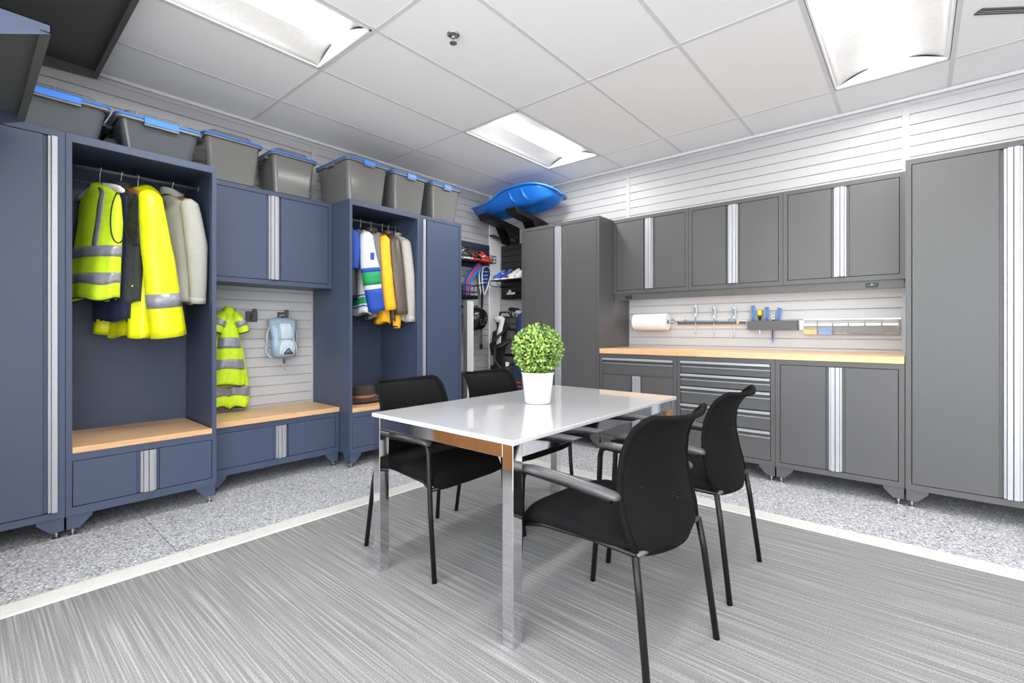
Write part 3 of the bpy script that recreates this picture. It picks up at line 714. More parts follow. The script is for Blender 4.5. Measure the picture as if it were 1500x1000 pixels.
class Sleeve:
    def __init__(s, a, b, c, r0, r1, r2, flat=0.7, seed=1.0, n=20): s.P = bez(a, b, c, n); s.r = [lerp(lerp(r0, r1, min(1, 2 * i / n)), r2, max(0, 2 * i / n - 1)) for i in range(n + 1)]; s.flat = flat; s.seed = seed; s.n = n
    def mb(s, i0=0, i1=None, off=0.0, close_top=True):
        i1 = s.n if i1 is None else i1; N = 18; R = []
        for i in range(i0, i1 + 1):
            p = s.P[i]; t = (s.P[min(i + 1, s.n)] - s.P[max(i - 1, 0)]).normalized()
            a = Vector((1, 0, 0)); a = (a - t * a.dot(t)).normalized(); b = t.cross(a); r = s.r[i]
            if i == 0: r *= 0.55
            q = []
            for j in range(N):
                th = 2 * pi * j / N; e = math.exp(-((i / s.n - 0.5) / 0.09) ** 2); g = i / s.n; m = 1 + 0.06 * sin(2 * th + s.seed + g) + 0.05 * g * sin(4 * th + 2.2 * g + s.seed) + 0.07 * e * sin(3 * th + 9 * g) + 0.03 * g * sin(7 * th - 4 * g + 2 * s.seed)
                q.append(p + a * ((r * s.flat * m + off) * cos(th)) + b * ((r * m + off) * sin(th)))
            R.append(q)
        return MB().rings(R, close_top and i0 == 0, False)
def hanger(loc, rz, label, m='hangerwood', w=0.20):
    t = thing('coat_hanger', label, 'hanger', loc, rz, 'coat hangers on the locker rods')
    pts = [(x, 0, -0.105 - 0.055 * (abs(x) / w) ** 1.5) for x in [(-1 + i / 6) * w for i in range(13)]]
    build('shoulder_bar', MB().tube(pts, [0.008] + [0.0135] * 11 + [0.008], 8, flat=1.5), m, t, smooth=True)
    hk = [(0, 0, -0.10), (0, 0, -0.05), (0.004, 0, -0.028)] + [(0.0155 * cos(a) , 0, 0.0135 - 0.0 + 0.0155 * sin(a) - 0.012) for a in [-0.6 + i * 0.45 for i in range(9)]]
    build('hook', MB().tube(hk, 0.0022, 6), 'steel', t, smooth=True)
    return t
ROD = 2.075; RX = 0.329
def garment(name, cat, label, y, rz, body, m, hang, group=None, hm='hangerwood', hw=0.20, dz=0.0, hl=None):
    a = math.radians(rz)
    if hang: hanger((RX, y, ROD + 0.0095), a, hl or hang, hm, hw)
    t = thing(name, label, cat, (RX, y, ROD + dz), a, group)
    build('body', body.region(), m, t, smooth=True, solid=0.004)
    return t
def shoulders(w, d, hem, hw, hd, neck=0.055, cx=0.0, cy=0.0, hx=0.0, hy=0.0, zn=-0.085):
    """profile from the hem up over sloping shoulders to the neck"""
    return [(hem, hw, hd, cx + hx, cy + hy), (lerp(hem, -0.3, 0.5), lerp(hw, w, 0.5), lerp(hd, d, 0.6), cx + hx * 0.5, cy + hy * 0.5), (-0.33, w * 1.02, d, cx, cy), (-0.20, w, d * 0.8, cx, cy), (-0.150, w * 0.93, d * 0.55, cx, cy), (-0.122, w * 0.62, d * 0.55, cx, cy), (zn - 0.018, neck * 1.15, neck * 0.8, cx, cy), (zn, neck, neck * 0.75, cx, cy)]
HV = 'hi-vis and dark clothes in the left open locker'
# hi-vis vest
b = Body(shoulders(0.19, 0.050, -0.785, 0.20, 0.066, neck=0.045, hy=-0.035), 0.12, 4, 0.6)
t = garment('safety_vest', 'vest', 'lime hi-vis vest with two reflective bands on the leftmost hanger in the open locker', -3.940, 18, b, 'lime', 'pale plastic hanger with its tip poking out of the lime vest', hm='white', hw=0.235)
build('reflective_band', b.region(0, 2 * pi, -0.535, -0.470, 40, 3, 0.003), 'reflect', t, smooth=True, solid=0.002)
build('reflective_band', b.region(0, 2 * pi, -0.695, -0.630, 40, 3, 0.003), 'reflect', t, smooth=True, solid=0.002)
build('reflective_band', b.region(-1.36, -1.08, -0.475, -0.118, 3, 12, 0.003, slant=0.1), 'reflect', t, smooth=True, solid=0.002)
build('reflective_band', b.region(1.08, 1.36, -0.475, -0.118, 3, 12, 0.003), 'reflect', t, smooth=True, solid=0.002)
build('armhole_piping', MB().tube(b.loop(0.05, -0.305, 0.62, 0.150, 0.002), 0.004, 6), 'piping', t, smooth=True)
build('hem_piping', MB().tube([b.at(2 * pi * i / 40, b.hem, 0.001) for i in range(41)], 0.004, 6), 'piping', t, smooth=True)
# navy garment behind
b = Body(shoulders(0.15, 0.025, -0.905, 0.16, 0.035, neck=0.03), 0.12, 5, 2.0)
t = garment('navy_shirt', 'shirt', 'dark navy shirt whose hem hangs out below the black work vest', -3.885, 22, b, 'navycloth', None)
# charcoal quilted vest
b = Body(shoulders(0.205, 0.042, -0.80, 0.19, 0.050, neck=0.05), 0.10, 4, 1.5)
t = garment('work_vest', 'vest', 'charcoal canvas work vest with quilted black lining, between the lime vest and yellow raincoat', -3.840, 16, b, 'charcoal', 'brown wooden hanger inside the charcoal work vest')
build('lining', b.patch(-0.30, -0.30, 0.75, 0.155, 0.004), 'quilt', t, smooth=True)
build('armhole_piping', MB().tube(b.loop(-0.30, -0.30, 0.78, 0.160, 0.004), 0.005, 6), 'piping', t, smooth=True)
build('collar', MB().lathe([(0.060, -0.10), (0.066, -0.075), (0.060, -0.055), (0.052, -0.058)], n=20, sy=0.8, cap0=False, cap1=False), 'charcoal', t, smooth=True, solid=0.004)
x, y, z = b.at(-0.5, -0.70, 0.003); build('snap', MB().ball((x, y, z), 0.006, 8, 6), 'toolyellow', t)
# yellow raincoat
b = Body(shoulders(0.18, 0.050, -1.005, 0.19, 0.085, neck=0.045, hy=-0.02), 0.16, 4, 0.0)
t = garment('rain_jacket', 'jacket', 'bright yellow hooded rain jacket with one reflective sleeve band', -3.757, 11, b, 'yellow', 'brown wooden hanger above the yellow rain jacket')
sl = Sleeve((0.165, -0.005, -0.115), (0.25, -0.01, -0.45), (0.20, 0.085, -1.000), 0.062, 0.085, 0.104, 0.72, 0.4, 24)
build('sleeve', sl.mb(), 'yellow', t, smooth=True, solid=0.004)
build('reflective_band', sl.mb(18, 20, 0.003, False), 'reflect', t, smooth=True, solid=0.002)
build('reflective_band', b.region(-1.1, -0.72, -0.27, -0.155, 4, 6, 0.005, slant=0.2), 'reflect', t, smooth=True, solid=0.002)
sl = Sleeve((-0.195, 0, -0.15), (-0.24, -0.02, -0.55), (-0.19, -0.09, -0.99), 0.07, 0.085, 0.07, 0.7, 1.7)
build('sleeve', sl.mb(), 'yellow', t, smooth=True, solid=0.004)
R = []
for i, (zz, r, yy) in enumerate(((-0.21, 0.035, 0.055), (-0.19, 0.085, 0.06), (-0.14, 0.105, 0.05), (-0.09, 0.098, 0.03), (-0.062, 0.070, 0.012), (-0.055, 0.045, 0.0))):
    R.append([(r * 1.05 * cos(q), yy + r * 0.75 * sin(q) * (1 + 0.06 * sin(3 * q + i)), zz + 0.02 * sin(q)) for q in [2 * pi * j / 20 for j in range(20)]])
build('hood', MB().rings(R, True, False), 'yellow', t, smooth=True, solid=0.004)
build('toggle', MB().tube([(0.10, -0.066, -0.16), (0.10, -0.072, -0.185)], 0.007, 8), 'black', t)
# grey fleece
b = Body(shoulders(0.180, 0.055, -0.79, 0.165, 0.060, neck=0.055), 0.09, 4, 2.5)
t = garment('fleece_jacket', 'jacket', 'pale heather grey zip fleece on the right end of the left locker rod', -3.577, 20, b, 'fleece', 'brown wooden hanger inside the pale grey fleece')
sl = Sleeve((0.155, 0.0, -0.125), (0.25, 0.005, -0.40), (0.20, 0.030, -0.79), 0.055, 0.066, 0.046, 0.85, 0.9)
build('sleeve', sl.mb(), 'fleece', t, smooth=True, solid=0.004); build('cuff', sl.mb(19, 20, 0.002, False), 'fleece', t, smooth=True, solid=0.003)
sl = Sleeve((-0.17, 0.0, -0.135), (-0.215, 0.0, -0.42), (-0.19, 0.0, -0.77), 0.05, 0.05, 0.04, 0.85, 1.9)
build('sleeve', sl.mb(), 'fleece', t, smooth=True, solid=0.004)
build('collar', MB().rings([[(0.062 * k * cos(q), 0.05 * k * sin(q), zz + 0.03 * max(0, -sin(q))) for q in [2 * pi * j / 22 for j in range(22)]] for k, zz in ((1.0, -0.105), (1.1, -0.085), (1.15, -0.062))], False, False), 'fleece', t, smooth=True, solid=0.006)
build('zip', MB().tube([b.at(-1.60, zz, 0.003) for zz in [-0.12 - 0.66 * i / 14 for i in range(15)]], 0.004, 6), 'greyleather', t)
for zz in (-0.235, -0.53): build('zip_pull', MB().tube([b.at(-1.15 if zz < -0.5 else -1.52, zz, 0.006), b.at(-1.15 if zz < -0.5 else -1.52, zz - 0.06, 0.006)], 0.0045, 6), 'black', t)

# right-hand open locker
def jacket(name, cat, label, y, rz, m, hem, hl, w=0.185, d=0.035, hd=0.045, sl=(0.045, 0.05, 0.045), end=(0.2, 0.03, -0.75), mid=(0.235, 0.0, -0.45), neck=0.055, seed=1.0, hm='hangerwood', far=True):
    b = Body(shoulders(w, d, hem, w * 1.0, hd, neck=neck), 0.10, 4, seed)
    t = garment(name, cat, label, y, rz, b, m, hl, hm=hm)
    s = Sleeve((w * 0.95, 0, -0.135), mid, end, *sl, 0.8, seed)
    build('sleeve', s.mb(), m, t, smooth=True, solid=0.004)
    if far:
        s2 = Sleeve((-w * 0.95, 0, -0.135), (-mid[0], -mid[1], mid[2]), (-end[0], -end[1], end[2]), *[q * 0.9 for q in sl], 0.8, seed + 1)
        build('sleeve', s2.mb(), m, t, smooth=True, solid=0.004)
    return t, b, s
t, b, s = jacket('blue_jacket', 'jacket', 'royal blue and black jacket squeezed at the left end of the right locker rod', -2.30, -18, 'jblue', -0.70, 'light wooden hanger at the left end of the right locker rod', end=(0.19, 0.0, -0.45), mid=(0.21, 0, -0.3), seed=0.3, d=0.04, hd=0.05)
build('lower_panel', b.region(0, 2 * pi, -0.70, -0.33, 40, 12, 0.003), 'black', t, smooth=True, solid=0.002)
t, b, s = jacket('hockey_jersey', 'jersey', 'white hockey jersey with green and blue striped sleeve', -2.182, -18, 'jersey', -0.825, 'white plastic hanger inside the striped hockey jersey', w=0.20, d=0.045, hd=0.075, sl=(0.055, 0.076, 0.066), mid=(0.27, 0.0, -0.42), end=(0.215, 0.085, -0.80), neck=0.06, seed=2.2, hm='white')
for i0, i1, m_ in ((10, 11, 'jblue'), (11, 14, 'jgreen'), (15, 20, 'jblue')): build('sleeve_stripe', s.mb(i0, i1, 0.003, False), m_, t, smooth=True, solid=0.002)
for z0, z1, m_ in ((-0.675, -0.662, 'jblue'), (-0.745, -0.690, 'jgreen'), (-0.772, -0.76, 'jblue')): build('hem_stripe', b.region(0, 2 * pi, z0, z1, 40, 3, 0.003), m_, t, smooth=True, solid=0.002)
for zz, hgt in ((-0.43, 0.05), (-0.50, 0.035)):
    build('number_print', b.region(0.98, 1.22, zz - hgt, zz, 3, 4, 0.004), 'jblue', t, smooth=True, solid=0.002)
sp = s.P[7]; build('number_print', MB().box(sp.x + 0.062, sp.x + 0.068, sp.y - 0.0, sp.y + 0.03, sp.z - 0.03, sp.z + 0.03), 'jblue', t)
t, b, s = jacket('grey_jacket', 'jacket', 'dark grey leather-look jacket between the white jersey and the yellow shell', -2.076, -24, 'greyleather', -0.86, 'wooden hanger above the dark grey jacket', sl=(0.045, 0.05, 0.045), mid=(0.245, 0.0, -0.40), end=(0.20, 0.04, -0.72), seed=0.9)
build('collar', MB().lathe([(0.056, -0.10), (0.066, -0.075), (0.07, -0.05)], n=20, sy=0.8, cap0=False, cap1=False), 'leather', t, smooth=True, solid=0.005)
t, b, s = jacket('yellow_shell', 'jacket', 'mustard yellow shell jacket with a stone-coloured hood lining', -1.960, -28, 'mustard', -0.90, 'wooden hanger above the mustard yellow shell', w=0.19, d=0.045, hd=0.07, sl=(0.048, 0.062, 0.072), mid=(0.27, -0.02, -0.40), end=(0.22, 0.03, -0.785), seed=1.4)
build('hood', MB().ball((0.03, -0.045, -0.115), 0.07, 16, 10, (1, 0.8, 0.65)), 'beige', t, smooth=True)
b2 = Body([(-0.93, 0.035, 0.03, -0.10, 0.02), (-0.70, 0.045, 0.04, -0.14, 0.01)], 0.1, 3)
build('cuff', Sleeve((0.08, 0.115, -0.72), (0.10, 0.12, -0.85), (0.10, 0.12, -0.945), 0.04, 0.04, 0.034, 0.8, 1.1, 8).mb(), 'mustard', t, smooth=True, solid=0.004)
build('cuff_tab', MB().tube([(0.10, 0.12, -0.925), (0.10, 0.12, -0.94)], 0.038, 14, flat=0.82), 'black', t)
t, b, s = jacket('leather_jacket', 'jacket', 'dark brown leather jacket between the yellow shell and the stone jacket', -1.895, -20, 'leather', -0.88, 'orange-brown wooden hanger above the brown leather jacket', sl=(0.05, 0.06, 0.055), mid=(0.26, 0.0, -0.42), end=(0.215, 0.06, -0.82), seed=2.9)
build('collar', MB().lathe([(0.058, -0.10), (0.07, -0.075), (0.078, -0.048)], n=20, sy=0.8, cap0=False, cap1=False), 'leather', t, smooth=True, solid=0.006)
t, b, s = jacket('stone_jacket', 'jacket', 'stone grey light jacket at the right end of the right locker rod', -1.815, -6, 'beige', -0.885, 'wire-hooked hanger at the right end of the right locker rod', sl=(0.048, 0.050, 0.045), mid=(0.255, 0.0, -0.42), end=(0.22, 0.030, -0.885), seed=3.7, hm='white')
build('cuff', s.mb(19, 20, 0.003, False), 'beige', t, smooth=True, solid=0.003)
build('collar', MB().lathe([(0.058, -0.10), (0.068, -0.075), (0.072, -0.055)], n=20, sy=0.8, cap0=False, cap1=False), 'beige', t, smooth=True, solid=0.005)

# hat on the second locker's seat
t = thing('felt_hat', 'dark brown felt hat with a tan band on the wooden locker seat', 'hat', (0.33, -2.165, 0.4785), 0.2)
R = []
for r, z in ((0.10, 0.030), (0.145, 0.016), (0.172, 0.018), (0.176, 0.024), (0.172, 0.027), (0.14, 0.023), (0.104, 0.036), (0.101, 0.07), (0.092, 0.125), (0.075, 0.142), (0.045, 0.138), (0.012, 0.125)):
    R.append([(r * 1.0 * cos(a), r * 1.14 * sin(a), z - (0.016 if r > 0.12 else 0) + (0.014 * abs(cos(a)) if r > 0.12 else 0) - (0.02 * (abs(sin(a)) < 0.5) * 0 if r < 0.08 else 0)) for a in [2 * pi * j / 28 for j in range(28)]])
build('crown_and_brim', MB().rings(R, False, True), 'hatfelt', t, smooth=True, solid=0.003)
build('hat_band', MB().lathe([(0.1065, 0.034), (0.1050, 0.062)], n=28, sy=1.14, cap0=False, cap1=False), 'hatband', t, smooth=True, solid=0.003)

# coat hooks over the bench
def hook(y, label):
    t = thing('wall_hook', label, 'hook', (0.001, y, 1.176), 0, 'dark slatwall hooks over the bench')
    build('plate', B(0, 0.008, -0.046, 0.046, 0, 0.086), 'rack', t, bevel=0.002)
    build('peg', MB().prism([(0.008, 0.022), (0.030, 0.010), (0.050, 0.016), (0.088, 0.092), (0.080, 0.104), (0.062, 0.104), (0.030, 0.036), (0.008, 0.046)], 'y', -0.014, 0.014), 'rack', t, bevel=0.003)
hook(-3.125, 'dark grey wall hook behind the hanging lime vest'); hook(-2.965, 'empty dark grey wall hook between the vest and the backpack'); hook(-2.716, 'dark grey wall hook holding the blue backpack')

# lime vest on the hook over the bench
t = thing('safety_vest', 'lime hi-vis vest draped by its collar from a hook over the bench', 'vest', (0.085, -3.158, 1.29), pi / 2)
def vb(prof, **k): return Body([(z, ru, rv, cu, cv) for z, ru, rv, cu, cv in prof], **k)
b = vb([(-0.60, 0.125, 0.055, -0.01, 0.0), (-0.45, 0.105, 0.06, 0.0, 0.0), (-0.30, 0.078, 0.058, 0.0, 0.0), (-0.18, 0.062, 0.05, 0.0, 0.0), (-0.08, 0.048, 0.042, 0.0, 0.0), (-0.02, 0.036, 0.036, 0.0, 0.0), (0.0, 0.022, 0.03, 0.0, 0.0)], amp=0.12, k=3, ph=0.8)
build('body', b.region(), 'lime', t, smooth=True, solid=0.004)
for z0, z1 in ((-0.315, -0.235), (-0.475, -0.400)): build('reflective_band', b.region(0, 2 * pi, z0, z1, 40, 4, 0.004), 'reflect', t, smooth=True, solid=0.002)
build('hem_piping', MB().tube([b.at(2 * pi * i / 40, b.hem, 0.001) for i in range(41)], 0.004, 6), 'piping', t, smooth=True)
for s_, zl, cu in ((-1, -0.765, -0.075), (1, -0.775, 0.070)):
    l = vb([(zl, 0.06, 0.03, cu, 0.012), (zl + 0.03, 0.078, 0.034, cu, 0.012), (zl + 0.14, 0.080, 0.036, cu, 0.012), (-0.35, 0.05, 0.03, cu * 0.8, 0.012), (-0.15, 0.03, 0.02, cu * 0.5, 0.012)], amp=0.10, k=3, ph=s_)
    lo = build('back_panel', l.region(), 'lime', t, smooth=True, solid=0.004)
    build('reflective_band', l.region(0, 2 * pi, -0.685, -0.610, 30, 4, 0.003), 'reflect', lo, smooth=True, solid=0.002)
    build('hem_piping', MB().tube([l.at(2 * pi * i / 30, l.hem, 0.001) for i in range(31)], 0.004, 6), 'piping', lo, smooth=True)
for s_ in (-1, 1):
    sl = Sleeve((s_ * 0.025, -0.01, -0.05), (s_ * 0.065, -0.025, -0.09), (s_ * 0.100, -0.025, -0.195), 0.036, 0.054, 0.050, 0.75, s_ + 1.5, 12)
    so = build('shoulder_flap', sl.mb(), 'lime', t, smooth=True, solid=0.004)
    build('reflective_band', sl.mb(6, 9, 0.003, False), 'reflect', so, smooth=True, solid=0.002)
    build('flap_piping', MB().tube([tuple(v) for v in sl.mb(12, 12, 0.001, False).v] + [tuple(sl.mb(12, 12, 0.001, False).v[0])], 0.004, 6), 'piping', so, smooth=True)

# hydration backpack
t = thing('hydration_backpack', 'small ice-blue hiking backpack hanging from the right-hand wall hook', 'backpack', (0.058, -2.742, 0.80), pi / 2)
def pack(prof, p=3.0, n=28):
    R = []
    for z, hw, hd, cy, cx in prof: R.append([(cx + hw * math.copysign(abs(cos(a)) ** (2 / p), cos(a)), cy + hd * math.copysign(abs(sin(a)) ** (2 / p), sin(a)), z) for a in [2 * pi * j / n for j in range(n)]])
    return MB().rings(R)
build('main_pouch', pack([(0.085, 0.05, 0.03, 0, 0.01), (0.10, 0.085, 0.045, 0, 0.01), (0.19, 0.098, 0.052, -0.004, 0.008), (0.25, 0.088, 0.05, -0.004, 0.004), (0.32, 0.106, 0.05, 0, 0.0), (0.38, 0.112, 0.045, 0.004, 0.0), (0.405, 0.10, 0.032, 0.01, 0), (0.412, 0.06, 0.02, 0.012, 0)]), 'packblue', t, smooth=True)
build('top_pocket', pack([(0.235, 0.040, 0.018, -0.052, 0.008), (0.245, 0.050, 0.022, -0.054, 0.008), (0.33, 0.050, 0.022, -0.052, 0.004), (0.365, 0.046, 0.018, -0.044, 0.002), (0.375, 0.035, 0.012, -0.038, 0.002)]), 'packpale', t, smooth=True)
lp = build('front_pocket', pack([(0.105, 0.055, 0.022, -0.044, 0.012), (0.115, 0.070, 0.028, -0.048, 0.012), (0.17, 0.070, 0.032, -0.05, 0.012), (0.215, 0.058, 0.026, -0.05, 0.010), (0.235, 0.038, 0.016, -0.046, 0.010)]), 'packpale', t, smooth=True)
for a, b_ in (((-0.022, 0.118), (0.012, 0.160)), ((0.012, 0.160), (0.046, 0.118)), ((0.046, 0.118), (-0.022, 0.118))):
    build('badge_edge', MB().tube([(a[0], -0.084, a[1]), (b_[0], -0.084, b_[1])], 0.0045, 6), 'piping', lp)
build('badge_mark', MB().prism([(-0.004, 0.124), (0.028, 0.124), (0.022, 0.132), (0.012, 0.138), (0.002, 0.131)], 'y', -0.086, -0.081), 'rack', lp)
for s_ in (-1, 1):
    build('edge_webbing', MB().tube(bez((s_ * 0.085, -0.036, 0.400), (s_ * 0.045, -0.075, 0.33), (s_ * 0.058 + 0.006, -0.060, 0.235), 10), 0.0055, 6), 'packgrey', t, smooth=True)
    build('edge_webbing', MB().tube(bez((s_ * 0.045 + 0.01, -0.066, 0.238), (s_ * 0.075 + 0.01, -0.078, 0.20), (s_ * 0.078 + 0.012, -0.066, 0.11), 10), 0.005, 6), 'packgrey', t, smooth=True)
    build('shoulder_strap', MB().tube(bez((s_ * 0.075, 0.012, 0.405), (s_ * 0.16, 0.012, 0.24), (s_ * 0.095, 0.012, 0.11), 12), [0.016] * 8 + [0.008] * 5, 8, flat=0.5), 'packgrey', t, smooth=True)
    build('buckle', MB().box(s_ * 0.118 - 0.012, s_ * 0.118 + 0.012, -0.006, 0.012, 0.095, 0.125), 'packgrey', t, bevel=0.003)
build('hip_belt', MB().tube(bez((-0.135, -0.004, 0.18), (-0.150, -0.012, 0.10), (-0.085, -0.01, 0.085), 8), 0.017, 8, flat=0.5), 'packblue', t, smooth=True)
build('hang_loop', MB().tube([(-0.02, 0.010, 0.408), (-0.018, 0.0, 0.43), (0, -0.006, 0.437), (0.018, 0.0, 0.43), (0.02, 0.010, 0.408)], 0.004, 6), 'packgrey', t, smooth=True)
for dx, zz in ((0.0, -0.03), (0.014, 0.005)):
    build('dangling_strap', MB().tube(bez((dx, -0.01, 0.09), (dx - 0.035, -0.02, 0.05), (dx + 0.018, -0.012, zz + 0.01), 8), 0.006, 6, flat=0.4), 'packgrey', t, smooth=True)
build('tube_valve', MB().tube([(0.0, -0.016, 0.075), (0.006, -0.02, 0.035)], [0.012, 0.009], 8), 'rack', t, smooth=True)

# ------------------------------------------------------------------ tools and bins on the slatwall over the worktop
t = thing('paper_towel_holder', 'wire holder carrying the paper towel roll', 'holder', (1.93, 0.0, 1.19))
build('arm', MB().tube([(0.355, -0.004, 0.006), (0.395, -0.02, 0.006), (0.405, -0.07, 0.0), (0.40, -0.1, 0.0), (0.34, -0.1, 0.0), (-0.012, -0.1, 0.0)], 0.0055, 8), 'steel', t, smooth=True)
build('end_knob', MB().lathe([(0.013, -0.012), (0.013, 0.012)], (0, 0, 0), 12).xf(Matrix.Translation((0.358, -0.1, 0)) @ Matrix.Rotation(pi / 2, 4, 'Y')), 'steel', t)
build('mount_plate', B(0.34, 0.37, -0.006, -0.001, -0.02, 0.03), 'steel', t, bevel=0.002)
t = thing('paper_towel_roll', 'white paper towel roll on the wall over the worktop', 'paper towel', (1.93, -0.1, 1.19))
R = [[(x, r * cos(a), r * sin(a)) for a in [2 * pi * j / 32 for j in range(32)]] for x, r in ((0.012, 0.021), (0.0, 0.021), (0.0, 0.076), (0.006, 0.081), (0.334, 0.081), (0.34, 0.076), (0.34, 0.021), (0.325, 0.021))]
build('towel', MB().rings(R, False, False), 'towel', t, smooth=False)
build('core', MB().rings([[(x, r * cos(a), r * sin(a)) for a in [2 * pi * j / 20 for j in range(20)]] for x, r in ((0.004, 0.0185), (0.338, 0.0185), (0.338, 0.0205), (0.004, 0.0205))], False, False), 'hangerwood', t)
t = thing('magnetic_tool_bar', 'slim slate-blue magnetic tool bar holding three screwdrivers', 'tool bar', (2.33, -0.001, 1.166))
build('bar', B(0, 0.60, -0.022, 0, 0.0, 0.022), 'magbar', t, bevel=0.002)
build('backing_strip', B(-0.01, 0.61, -0.006, 0, -0.012, 0.0), 'wood', t); build('backing_strip', B(-0.01, 0.61, -0.006, 0, 0.022, 0.034), 'steel', t)
build('bar_sticker', B(0.53, 0.55, -0.0228, -0.021, 0.004, 0.018), 'toolyellow', t)
for x in (0.085, 0.475): build('clip', MB().tube([(x - 0.012, -0.02, 0.026), (x - 0.012, -0.03, 0.04), (x + 0.004, -0.03, 0.045), (x + 0.012, -0.02, 0.03)], 0.004, 6), 'steel', t)
for x, zt, zb, lb in ((2.507, 1.346, 1.072, 'leftmost of the three grey-handled screwdrivers on the tool bar'), (2.673, 1.328, 1.055, 'middle one of the three grey-handled screwdrivers on the tool bar'), (2.845, 1.320, 1.046, 'rightmost of the three grey-handled screwdrivers on the tool bar')):
    t = thing('screwdriver', lb, 'screwdriver', (x, -0.037, zb), 0, 'screwdrivers on the magnetic bar')
    L = zt - zb; g = L - 0.112
    build('blade', MB().lathe([(0.0012, 0.0), (0.0038, 0.012), (0.0038, g)], n=8), 'steel', t, smooth=True)
    h = build('handle', MB().lathe([(0.008, g), (0.012, g + 0.006), (0.010, g + 0.02), (0.015, g + 0.04), (0.0165, g + 0.075), (0.014, g + 0.10), (0.009, g + 0.112)], n=14), 'toolpale', t, smooth=True)
    build('grip', MB().lathe([(0.0158, g + 0.032), (0.0178, g + 0.05), (0.0182, g + 0.08), (0.0165, g + 0.094)], n=14, sx=0.95, cap0=False, cap1=False).box(-0.001, 0.001, -0.001, 0.001, g + 0.05, g + 0.06) if 0 else MB().box(-0.0085, 0.0085, -0.0192, -0.0120, g + 0.034, g + 0.092), 'toolgrey', h, bevel=0.003)
t = thing('tool_rack', 'dark grey steel tool rack with hand tools standing in it', 'tool rack', (2.965, -0.001, 1.113))
build('front', B(0, 0.37, -0.088, -0.085, 0.0, 0.073), 'rack', t); build('back', B(0, 0.37, -0.003, 0, 0.0, 0.078), 'rack', t)
sh = MB().box(0, 0.37, -0.085, -0.062, 0.055, 0.058).box(0, 0.37, -0.024, -0.003, 0.055, 0.058)
for i in range(9): sh.box(i * 0.0445, i * 0.0445 + 0.014, -0.062, -0.024, 0.055, 0.058)
build('slotted_shelf', sh, 'rack', t)
for x in (-0.001, 0.3685): build('side', B(x, x + 0.0025, -0.088, 0, 0.0, 0.073), 'rack', t)
build('side_bracket', B(0.371, 0.405, -0.010, 0.0, 0.0, 0.075), 'white', t, bevel=0.002)
def plier(x, zt, lean, label, m1='toolblue', m2='toolgrey'):
    t = thing('pliers', label, 'pliers', (x, -0.045, 1.13), 0, 'blue-gripped hand tools in the rack'); t.rotation_euler = (0, lean, 0)
    L = zt - 1.13
    for s_, m in ((-1, m2), (1, m1)):
        build('grip', MB().tube([(s_ * 0.004, 0, 0.045), (s_ * 0.012, 0, 0.10), (s_ * 0.010, 0, L - 0.02), (s_ * 0.007, 0, L)], [0.007, 0.0085, 0.009, 0.006], 8), m, t, smooth=True)
    build('jaw', MB().tube([(0, 0, 0.05), (0, 0, 0.02), (0, 0, -0.02)], [0.011, 0.012, 0.004], 8, flat=0.6), 'steel', t, smooth=True)
plier(2.997, 1.322, 0.0, 'blue-gripped tool at the left end of the tool rack'); plier(3.096, 1.306, 0.05, 'blue-gripped pliers in the rack right of the yellow tool'); plier(3.172, 1.300, 0.17, 'blue-gripped tool leaning right in the tool rack')
t = thing('stubby_driver', 'yellow-topped stubby tool with black shank in the rack', 'screwdriver', (3.051, -0.045, 1.10))
build('handle', MB().lathe([(0.006, 0.09), (0.016, 0.125), (0.013, 0.135)], n=12), 'black', t, smooth=True)
build('cap', MB().lathe([(0.013, 0.135), (0.018, 0.145), (0.018, 0.172), (0.010, 0.183)], n=12), 'toolyellow', t, smooth=True); build('shank', MB().lathe([(0.004, -0.02), (0.004, 0.09)], n=8), 'steel', t)
t = thing('utility_knife', 'pocket tool with silver tip hanging down through the rack', 'knife', (3.150, -0.045, 0.998))
build('handle', MB().tube([(0, 0, 0.04), (0, 0, 0.17), (0.002, 0, 0.20)], [0.008, 0.011, 0.010], 8, flat=0.7), 'leather', t, smooth=True)
build('collar', MB().tube([(0, 0, 0.024), (0, 0, 0.044)], 0.0095, 8), 'toolblue', t); build('tip', MB().tube([(0, 0, 0.0), (0, 0, 0.024)], [0.002, 0.006], 8), 'steel', t); build('clip', MB().box(0.006, 0.010, -0.012, -0.009, 0.06, 0.15), 'toolblue', t)
build('ring', MB().tube([(0.004 + 0.011 * cos(a), 0, 0.222 + 0.016 * sin(a)) for a in [2 * pi * i / 12 for i in range(13)]], 0.003, 6), 'steel', t)

